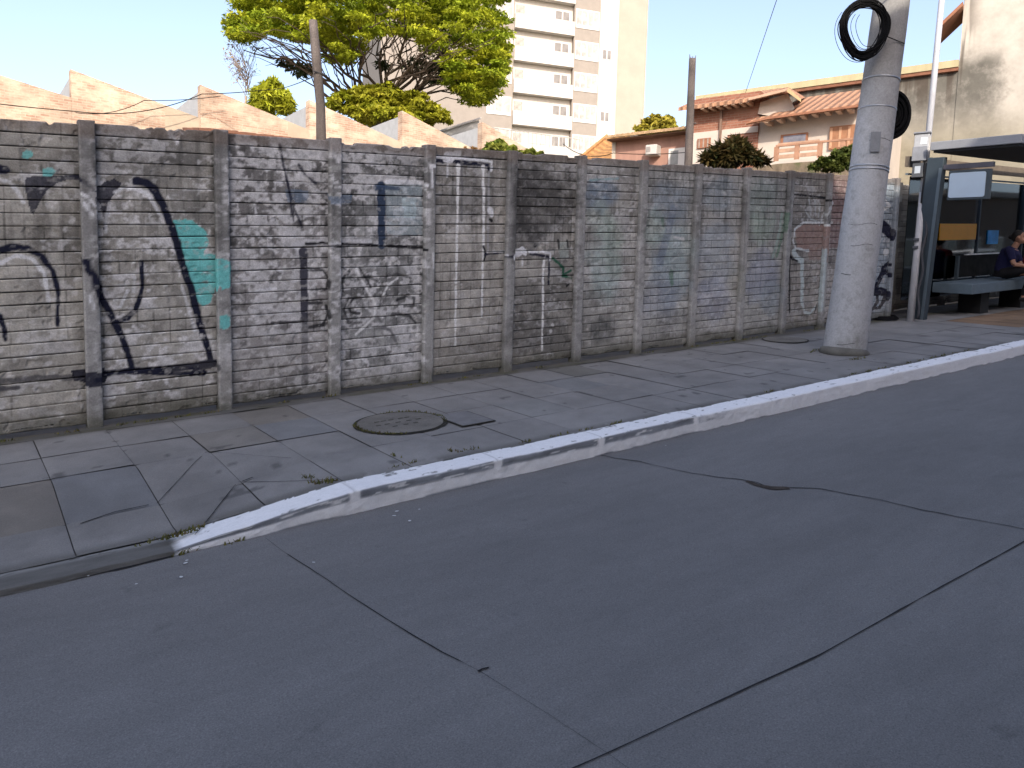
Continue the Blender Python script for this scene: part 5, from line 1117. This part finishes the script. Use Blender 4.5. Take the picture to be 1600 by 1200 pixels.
# brick volume
MB().box(aM,aL,-5,0,0,(2.219,7.341)[1],HF).build('wall',redb,hs)
MB().box(aM+.0,aL+.003,.002,.03,(2.158,6.217)[1],(2.167,6.381)[1],HF).build('white_band',hw_m,hs)
lw=MB().box(aL-1.1,aL+.004,.002,.028,0,(2.641,6.266)[1]-.002,HF).build('lower_wall',hw_m,hs)
wv=MB().box((2.513,6.034)[0],(2.906,6.072)[0],.03,.08,(2.720,5.907)[1],(2.735,6.184)[1],HF).build('window',fas,hs)
wa,wb=(2.513,6.034)[0],(2.906,6.072)[0];mb=MB()
for q in range(3): mb.box(wa+.05+q*(wb-wa)/3,wa+(q+1)*(wb-wa)/3-.04,.081,.085,(2.721,5.925)[1],(2.734,6.165)[1],HF)
mb.build('pane',mat('house_pane',(.30,.25,.21),rough=.3,var=.3),wv)
MB().box((2.227,6.441)[0]-.03,(2.227,6.441)[0]+.03,.03,.09,0,(2.262,7.077)[1],HF).build('downpipe',mat('pipe_brown',(.2,.13,.1)),hs)
# white gable under the first roof
g0=(1.171,6.705);g1=(1.117,7.013);g2=(0.372,7.159);g3=(0.157,6.723);g4=(0.524,6.526)
MB().quad(*[HF(q[0],.05,q[1]) for q in (g0,g1,g2,g3,g4)]).build('gable_wall',hw_m,hs)
# right-hand white volume
aD=(1.310,6.344)[0]
MB().box(aR-.25,aD,-5,-.05,0,(-0.797,6.703)[1]-.05,HF).build('wall',hw_m,hs)
def roofplane(name,eave,ridge,m,th=.10,fo=.45,ro=-3.0):
    """eave and ridge points in the facade frame, eave overhanging by fo"""
    mb=MB();b_=[HF(p[0],fo,p[1]) for p in eave]+[HF(p[0],ro,p[1]) for p in reversed(ridge)]
    dn=Vector((0,0,-th));mb.hexa([tuple(Vector(q)+dn) for q in b_],b_);return mb.build(name,m,hs)
roofplane('roof',[(3.392,7.061),(1.284,7.064)],[(3.904,8.033),(2.227,8.015)],ter,fo=.45,ro=-2.4)
roofplane('roof',[(1.284,7.064),(0.268,7.186)],[(2.227,8.015),(1.051,8.011)],ter,fo=.45,ro=-2.4)
MB().hexa([HF(p[0],.47,p[1]) for p in ((1.297,6.980),(0.246,7.099),(0.250,7.167),(1.301,7.049))],[HF(p[0],.54,p[1]) for p in ((1.297,6.980),(0.246,7.099),(0.250,7.167),(1.301,7.049))]).build('barge_board',mat('barge_cream',(.46,.31,.22),var=.15),hs)
MB().hexa([HF(p[0],.47,p[1]) for p in ((0.297,7.106),(-0.109,6.770),(-0.104,6.854),(0.234,7.181))],[HF(p[0],.54,p[1]) for p in ((0.297,7.106),(-0.109,6.770),(-0.104,6.854),(0.234,7.181))]).build('barge_board',mat('barge_yellow',(.50,.36,.20),var=.15),hs)
MB().quad(HF((0.267,7.169)[0],.45,(0.267,7.169)[1]),HF((-0.104,6.854)[0],.45,(-0.104,6.854)[1]),HF((0.539,7.643)[0],-2.4,(0.539,7.643)[1]),HF((1.051,8.011)[0],-2.4,(1.051,8.011)[1])).build('roof',ter,hs)
mb=MB()
for px_,py_ in ((1098,168),(1110,166),(1122,164),(1134,162.5),(1146,161),(1158,159)):
    pass
for k,(a_,z_) in enumerate(((2.666,6.993),(2.437,6.995),(2.211,7.000),(1.987,6.998),(1.766,7.001),(1.548,7.005),(1.368,7.009))): mb.box(a_-.05,a_+.05,.0,.43,z_-.06,z_+.03,HF)
mb.build('rafter_ends',ended,hs)
# second, lower roof
roofplane('roof',[(0.745,6.480),(-1.727,6.530)],[(0.616,7.588),(-1.178,7.608)],ter,fo=.55,ro=-2.2)
roofplane('roof',[(1.303,6.380),(0.349,6.443)],[(1.132,6.602),(0.412,6.623)],ter,fo=.55,ro=.1,th=.06)
MB().hexa([HF(p[0],.552,p[1]) for p in ((1.318,6.339),(0.740,6.395),(-1.733,6.450),(-1.729,6.506),(0.744,6.455),(1.321,6.382))],[HF(p[0],.59,p[1]) for p in ((1.318,6.339),(0.740,6.395),(-1.733,6.450),(-1.729,6.506),(0.744,6.455),(1.321,6.382))]).build('eave_board',fas,hs)
mb=MB()
for k,(a_,z_) in enumerate(((0.788,6.376),(0.463,6.416),(0.159,6.440),(-0.141,6.456),(-0.435,6.479),(-0.757,6.490),(-1.042,6.489),(-1.324,6.479))): mb.box(a_-.06,a_+.06,.0,.52,z_-.05,z_+.04,HF)
mb.build('rafter_ends',ended,hs)
a_,b_=(-0.218,5.925)[0],(0.506,5.998)[0];wq=MB().box(a_,b_,-.05,.02,(0.148,5.807)[1],(0.164,6.067)[1],HF).build('window',fas,hs)
MB().box(a_+.05,b_-.08,.021,.026,(0.149,5.824)[1],(0.161,6.023)[1],HF).build('pane',mat('blue_grey_pane',(.19,.19,.23),rough=.25,var=.3),wq)
a_,b_=(-1.569,5.840)[0],(-0.782,5.919)[0];so_=MB().box(a_,b_,-.05,.03,(-1.113,5.553)[1],(-1.074,6.147)[1],HF).build('shutter',mat('shutter_wood',(.30,.15,.085),var=.2),hs)
mb=MB();k=(b_-a_)/7
for q in range(0,7,2): mb.box(a_+q*k+.03,a_+q*k+k-.02,.031,.045,(-1.110,5.586)[1],(-1.077,6.106)[1],HF)
mb.build('slats',mat('shutter_pale',(.46,.27,.17),var=.15),so_)
# balcony with timber rail
ba,bb_=(0.284,5.534)[0],(-1.914,5.420)[0];zr=(-0.656,5.558)[1];zf=(-0.682,5.137)[1]
bal=MB().box(min(ba,bb_),max(ba,bb_),0,1.2,zf-.15,zf,HF).build('balcony_floor',hw_m,hs)
mb=MB();mb.box(min(ba,bb_),max(ba,bb_),1.14,1.2,zr-.05,zr,HF)
for q in (.0,.24,.5,.75): mb.box(ba+(bb_-ba)*q-.08,ba+(bb_-ba)*q+.04,1.13,1.19,zf,zr-.05,HF)
mb.build('railing',mat('rail_timber',(.36,.20,.13),var=.2),bal)
mb=MB()
for q in range(3): mb.box(min(ba+(bb_-ba)*.25,ba+(bb_-ba)*.5),max(ba,ba+(bb_-ba)*.5)-.1 if False else max(ba+(bb_-ba)*.02,ba+(bb_-ba)*.5),1.15,1.18,zf+.06+q*.155,zf+.155+q*.155,HF)
mb.build('railing_boards',mat('rail_boards',(.42,.27,.19),var=.25),bal)
MB().box(aR-.25,ba,.9,1.1,0,zf-.16,HF).build('base_wall',hw_m,hs)
# --- long stained building at the right with a yellow parapet band
SF=frame((24.230,10.910,6.680),(-0.327,0.945,0.000),(-0.945,-0.327,-0.000))
sb=empty('building',SF(0,0,0),'tall cream building with grey patch of mould and painted shadow, and yellow roof band at the right edge','building')
sA=(8.009,8.626)[0];sB=(0.162,8.612)[0];sC=(-3.043,6.357)[0];zt=(0.162,8.612)[1];zb=(0.147,8.411)[1]
stm,nt,b=newmat('stained_shaded_render');L=nt.links.new
r=nt.nodes.new('ShaderNodeRGB');r.outputs[0].default_value=(.47,.435,.385,1)
tc=nt.nodes.new('ShaderNodeTexCoord');dt=nt.nodes.new('ShaderNodeVectorMath');dt.operation='DOT_PRODUCT';q_=SF(1,0,0);p_=SF(0,0,0);dvec=(q_[0]-p_[0],q_[1]-p_[1],0);dt.inputs[1].default_value=dvec;L(tc.outputs['Object'],dt.inputs[0])
off=p_[0]*dvec[0]+p_[1]*dvec[1]
sp=nt.nodes.new('ShaderNodeSeparateXYZ');L(tc.outputs['Object'],sp.inputs[0])
nz_=noise_node(nt,.9,7,.68)
def M(op,a,b_=None,c_=None):
    n=nt.nodes.new('ShaderNodeMath');n.operation=op
    for i,v_ in enumerate((a,b_,c_)):
        if v_ is None:continue
        if isinstance(v_,(int,float)):n.inputs[i].default_value=v_
        else:L(v_,n.inputs[i])
    return n.outputs[0]
def MR(v_,a,b_,c_=0.,d_=1.):
    n=nt.nodes.new('ShaderNodeMapRange');n.interpolation_type='SMOOTHSTEP';n.inputs[1].default_value=a;n.inputs[2].default_value=b_;n.inputs[3].default_value=c_;n.inputs[4].default_value=d_;L(v_,n.inputs[0]);return n.outputs[0]
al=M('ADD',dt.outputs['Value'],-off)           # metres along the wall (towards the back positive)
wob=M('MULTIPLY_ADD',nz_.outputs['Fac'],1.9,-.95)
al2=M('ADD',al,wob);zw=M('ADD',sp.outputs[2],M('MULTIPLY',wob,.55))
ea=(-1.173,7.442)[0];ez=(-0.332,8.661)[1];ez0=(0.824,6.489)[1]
mask=M('MULTIPLY',MR(al2,ea-.15,ea+.55),MR(zw,ez-.35,ez+.35,1.,0.))  # dark patch: mould stain plus shadow painted into the wall colour
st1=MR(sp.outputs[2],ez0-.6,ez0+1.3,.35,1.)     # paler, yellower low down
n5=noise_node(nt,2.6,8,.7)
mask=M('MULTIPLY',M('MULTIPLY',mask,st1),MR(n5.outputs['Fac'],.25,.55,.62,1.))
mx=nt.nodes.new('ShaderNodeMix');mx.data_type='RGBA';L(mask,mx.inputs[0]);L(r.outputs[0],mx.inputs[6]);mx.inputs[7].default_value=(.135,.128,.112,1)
# dark drips under the parapet
mp=nt.nodes.new('ShaderNodeMapping');mp.inputs['Scale'].default_value=(3.0,3.0,.22);L(tc.outputs['Object'],mp.inputs[0]);nd=nt.nodes.new('ShaderNodeTexNoise');nd.inputs['Scale'].default_value=1.;nd.inputs['Detail'].default_value=4;L(mp.outputs[0],nd.inputs['Vector'])
dr=M('MULTIPLY',MR(nd.outputs['Fac'],.46,.56),M('MULTIPLY',MR(zw,zb-1.7,zb+.1),MR(al,sB-.6,sB+.1)))
mx2=nt.nodes.new('ShaderNodeMix');mx2.data_type='RGBA';L(M('MULTIPLY',dr,.85),mx2.inputs[0]);L(mx.outputs[2],mx2.inputs[6]);mx2.inputs[7].default_value=(.07,.055,.045,1)
yl=MR(sp.outputs[2],ez0-.6,ez0+1.0,.75,0.);mx3=nt.nodes.new('ShaderNodeMix');mx3.data_type='RGBA';L(yl,mx3.inputs[0]);L(mx2.outputs[2],mx3.inputs[6]);mx3.inputs[7].default_value=(.235,.212,.15,1)
so=mulv(nt,mx3.outputs[2],noise_node(nt,2.2,6,.7),.84,1.14);L(so,b.inputs['Base Color']);b.inputs['Roughness'].default_value=.95;b.inputs['Specular IOR Level'].default_value=.1
lo_,hi_=min(sA,sB),max(sA,sB)
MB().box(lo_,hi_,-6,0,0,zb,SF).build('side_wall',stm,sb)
MB().box(lo_+.003,hi_+.15,-6,.16,zb,zt,SF).build('roof_band',mat('yellow_band',(.44,.385,.235),var=.08,scale=.7,streak=.12),sb)
MB().box(lo_+.003,hi_+.1,.0,.13,zb-.10,zb-.002,SF).build('band_shadow_trim',mat('brown_trim',(.20,.09,.055),var=.3),sb)
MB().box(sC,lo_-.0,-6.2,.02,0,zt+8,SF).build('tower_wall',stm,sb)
e0=(0.550,9.579);e1=(0.260,9.941)
mb=MB();mb.hexa([SF(lo_,-.9,e1[1]+.10),SF(lo_,.35,e1[1]+.10),SF(lo_+.62,.35,e0[1]-.12),SF(lo_+.62,-.9,e0[1]-.12)],[SF(lo_,-.9,e1[1]+.22),SF(lo_,.35,e1[1]+.22),SF(lo_+.62,.35,e0[1]),SF(lo_+.62,-.9,e0[1])]);mb.build('side_eave',fas,sb)
# --- mossy wall running behind the fence
mw=empty('rough_wall',(15.511,10.500,4.407),'rough mossy brown masonry wall peeping over the fence in front of the white house','wall')
pts=[Vector((14.080,10.500,4.229)),Vector((14.909,10.500,4.415)),Vector((16.625,10.500,4.706)),Vector((18.265,10.500,4.979))]
mb=MB();lowp=[(p.x,p.y,0) for p in pts]
for i in range(3): mb.hexa([lowp[i],lowp[i+1],(pts[i+1].x,pts[i+1].y+.25,0),(pts[i].x,pts[i].y+.25,0)],[tuple(pts[i]),tuple(pts[i+1]),tuple(pts[i+1]+Vector((0,.25,0))),tuple(pts[i]+Vector((0,.25,0)))])
mb.build('masonry',mat('mossy_stone',(.20,.155,.11),var=.4,scale=3,col2=(.10,.10,.05),c2s=2),mw)
# --- the terrace of houses on this side of the street, behind the photographer: they shade the road
nm=[('long grey',(.28,.27,.26)),('cream',(.40,.37,.31)),('brick red',(.28,.15,.11)),('dark grey',(.12,.13,.13)),('brown',(.15,.12,.10))]
for i,(cn,cl_) in enumerate(nm):
    xa=-34+i*19;xb_=xa+18.6;hh=(4.6,12.2,11.6,4.4,4.8)[i];zg=s*(xa+xb_)/2+t*(-6-D)
    hb=empty('row_house',(xa+9,-6,zg),cn+' plastered house on the near side of the street','house','houses on the near side of the street')
    wm_=mat('facade',cl_,var=.1,scale=1);glz=mat('facade_glass',(.05,.06,.07),rough=.1,spec=.5)
    def BF(a,v_,w_,k=0): return SW(a,v_,w_)
    MB().box(xa,xb_,-15,-5.6,-.4,hh,BF).build('wall',wm_,hb)
    MB().box(xa-.1,xb_+.1,-15.2,-5.3,hh+.002,hh+.3,BF).build('roof',mat('cornice',(.3,.28,.26)),hb)
    fw=MB().box(xa+1,xa+2.3,-5.6,-5.52,1.1,2.6,BF).build('window',frame_w,hb);MB().box(xa+1.1,xa+2.2,-5.519,-5.51,1.2,2.5,BF).build('pane',glz,fw)
    for fl in range(int(hh//3)):
        for c_ in range(6):
            if fl==0 and c_==0:continue
            o=fw.copy();COL.objects.link(o);o.location=Vector(SW(c_*2.9,0,fl*3.0))-Vector(SW(0,0,0));ch=fw.children[0].copy();COL.objects.link(ch);ch.parent=o
M_=MB();U,Vv=np.meshgrid(np.linspace(-60,60,61),np.linspace(-5.6,-2.2,3),indexing='ij')
tag(npmesh('pavement',SWn(U,Vv,0*U),gridfaces(61,3),mat('near_pavement',(.14,.14,.14),var=.2)),kind='structure')

# two vehicles parked on the near side further up the street: the shelter glass mirrors them
def vehicle(x_,v_,ln,hgt,col,label,name,cat):
    e=empty(name,SW(x_+ln/2,v_,RW),label,cat);wd=.88
    cm=mat('car_paint',col,rough=.3,var=.03,spec=.5,bump=0);gm_=mat('car_glass',(.02,.025,.03),rough=.08,spec=.6,bump=0);ty=mat('tyre',(.02,.02,.02));rm_=mat('wheel_rim',(.4,.4,.42),rough=.35,metal=.7)
    b_=hgt*.52
    pr_=[(0,.32),(.02*ln,b_*.72),(.06*ln,b_*.93),(.25*ln,b_),(.98*ln,b_*1.04),(ln,b_*.8),(ln-.03,.32),(.9*ln,.24),(.1*ln,.24)]
    def side(pts,w0,w1):
        mb=MB();mb.hexa([SW(x_+a,v_-w0,RW+z) for a,z in pts],[SW(x_+a,v_+w0,RW+z) for a,z in pts]);return mb
    body=side(pr_,wd,wd).build('body',cm,e,bevel=.06)
    cb=[(.24*ln,b_*.98),(.40*ln,hgt*.97),(.50*ln,hgt),(.86*ln,hgt*.985),(.97*ln,b_*1.02)]
    side(cb,wd*.86,0).build('cabin',cm,e,bevel=.05)
    gl=[(.28*ln,b_*1.05),(.405*ln,hgt*.92),(.85*ln,hgt*.93),(.93*ln,b_*1.08)]
    for sgn in (-1,1):
        mb=MB();mb.quad(*[SW(x_+a,v_+sgn*(wd*.86+.006),RW+z) for a,z in gl]);mb.build('side_window',gm_,e)
        MB().box(x_+.02,x_+.06,v_+sgn*.62-.16,v_+sgn*.62+.16,RW+b_*.62,RW+b_*.78,SW).build('headlight',mat('lamp',(.7,.7,.68),rough=.2),e)
        for xx in (.18*ln,.82*ln):
            c_=Vector(SW(x_+xx,v_+sgn*wd*.92,RW+.31));w_=MB().tube([c_+Vector((0,-.10,0)),c_+Vector((0,.10,0))],.31,20).build('wheel',ty,e)
            MB().tube([c_+Vector((0,sgn*.101,0)),c_+Vector((0,sgn*.112,0))],.19,16).build('rim',rm_,w_)
    mb=MB();mb.quad(SW(x_+.262*ln,v_-.68,RW+b_*1.03),SW(x_+.262*ln,v_+.68,RW+b_*1.03),SW(x_+.392*ln,v_+.62,RW+hgt*.935),SW(x_+.392*ln,v_-.62,RW+hgt*.935))
    for i in range(4): mb.v[i]=tuple(Vector(mb.v[i])+Vector((-.035,0,.035)))
    mb.build('windscreen',gm_,e)
vehicle(32.6,-1.15,4.4,1.78,(.72,.73,.74),'white people carrier parked on the near side of the street','parked_car','car')
vehicle(38.0,-1.15,4.3,1.66,(.45,.46,.48),'silver hatchback parked on the near side of the street','parked_car','car')

# ================================================================== LIGHT, SKY, CAMERA
SUN=Vector((-.46,-.76,.52)).normalized()
el=math.asin(SUN.z);az=math.atan2(SUN.x,SUN.y)
w=bpy.data.worlds.new('World');SC.world=w;w.use_nodes=True;nt=w.node_tree;bg=nt.nodes['Background']
sky=nt.nodes.new('ShaderNodeTexSky');sky.sky_type='NISHITA';sky.sun_disc=False;sky.sun_elevation=el;sky.sun_rotation=az
sky.air_density=1.0;sky.dust_density=3.0;sky.ozone_density=1.2;sky.altitude=50
hs_=nt.nodes.new('ShaderNodeHueSaturation');hs_.inputs['Saturation'].default_value=.86;nt.links.new(sky.outputs[0],hs_.inputs['Color']);tm_=nt.nodes.new('ShaderNodeVectorMath');tm_.operation='MULTIPLY';tm_.inputs[1].default_value=(1.0,.975,1.0);nt.links.new(hs_.outputs[0],tm_.inputs[0]);nt.links.new(tm_.outputs[0],bg.inputs[0]);bg.inputs[1].default_value=.315
sl=bpy.data.lights.new('sun','SUN');sl.energy=5.0;sl.angle=math.radians(.53);sl.color=(1.0,.90,.76)
so=bpy.data.objects.new('sun',sl);COL.objects.link(so);so.rotation_euler=SUN.to_track_quat('Z','Y').to_euler()
cam=bpy.data.cameras.new('camera');co=bpy.data.objects.new('camera',cam);COL.objects.link(co)
cam.sensor_fit='HORIZONTAL';cam.sensor_width=36;cam.lens=f_len/1600*36;cam.clip_start=.05;cam.clip_end=3000
R3=Matrix((CR,CU,-CF)).transposed();co.matrix_world=Matrix.Translation(Vector(CAMP))@R3.to_4x4()
SC.camera=co
SC.render.resolution_x=1024;SC.render.resolution_y=768
SC.view_settings.view_transform='Standard';SC.view_settings.look='None';SC.view_settings.exposure=0
SC.cycles.use_denoising=True
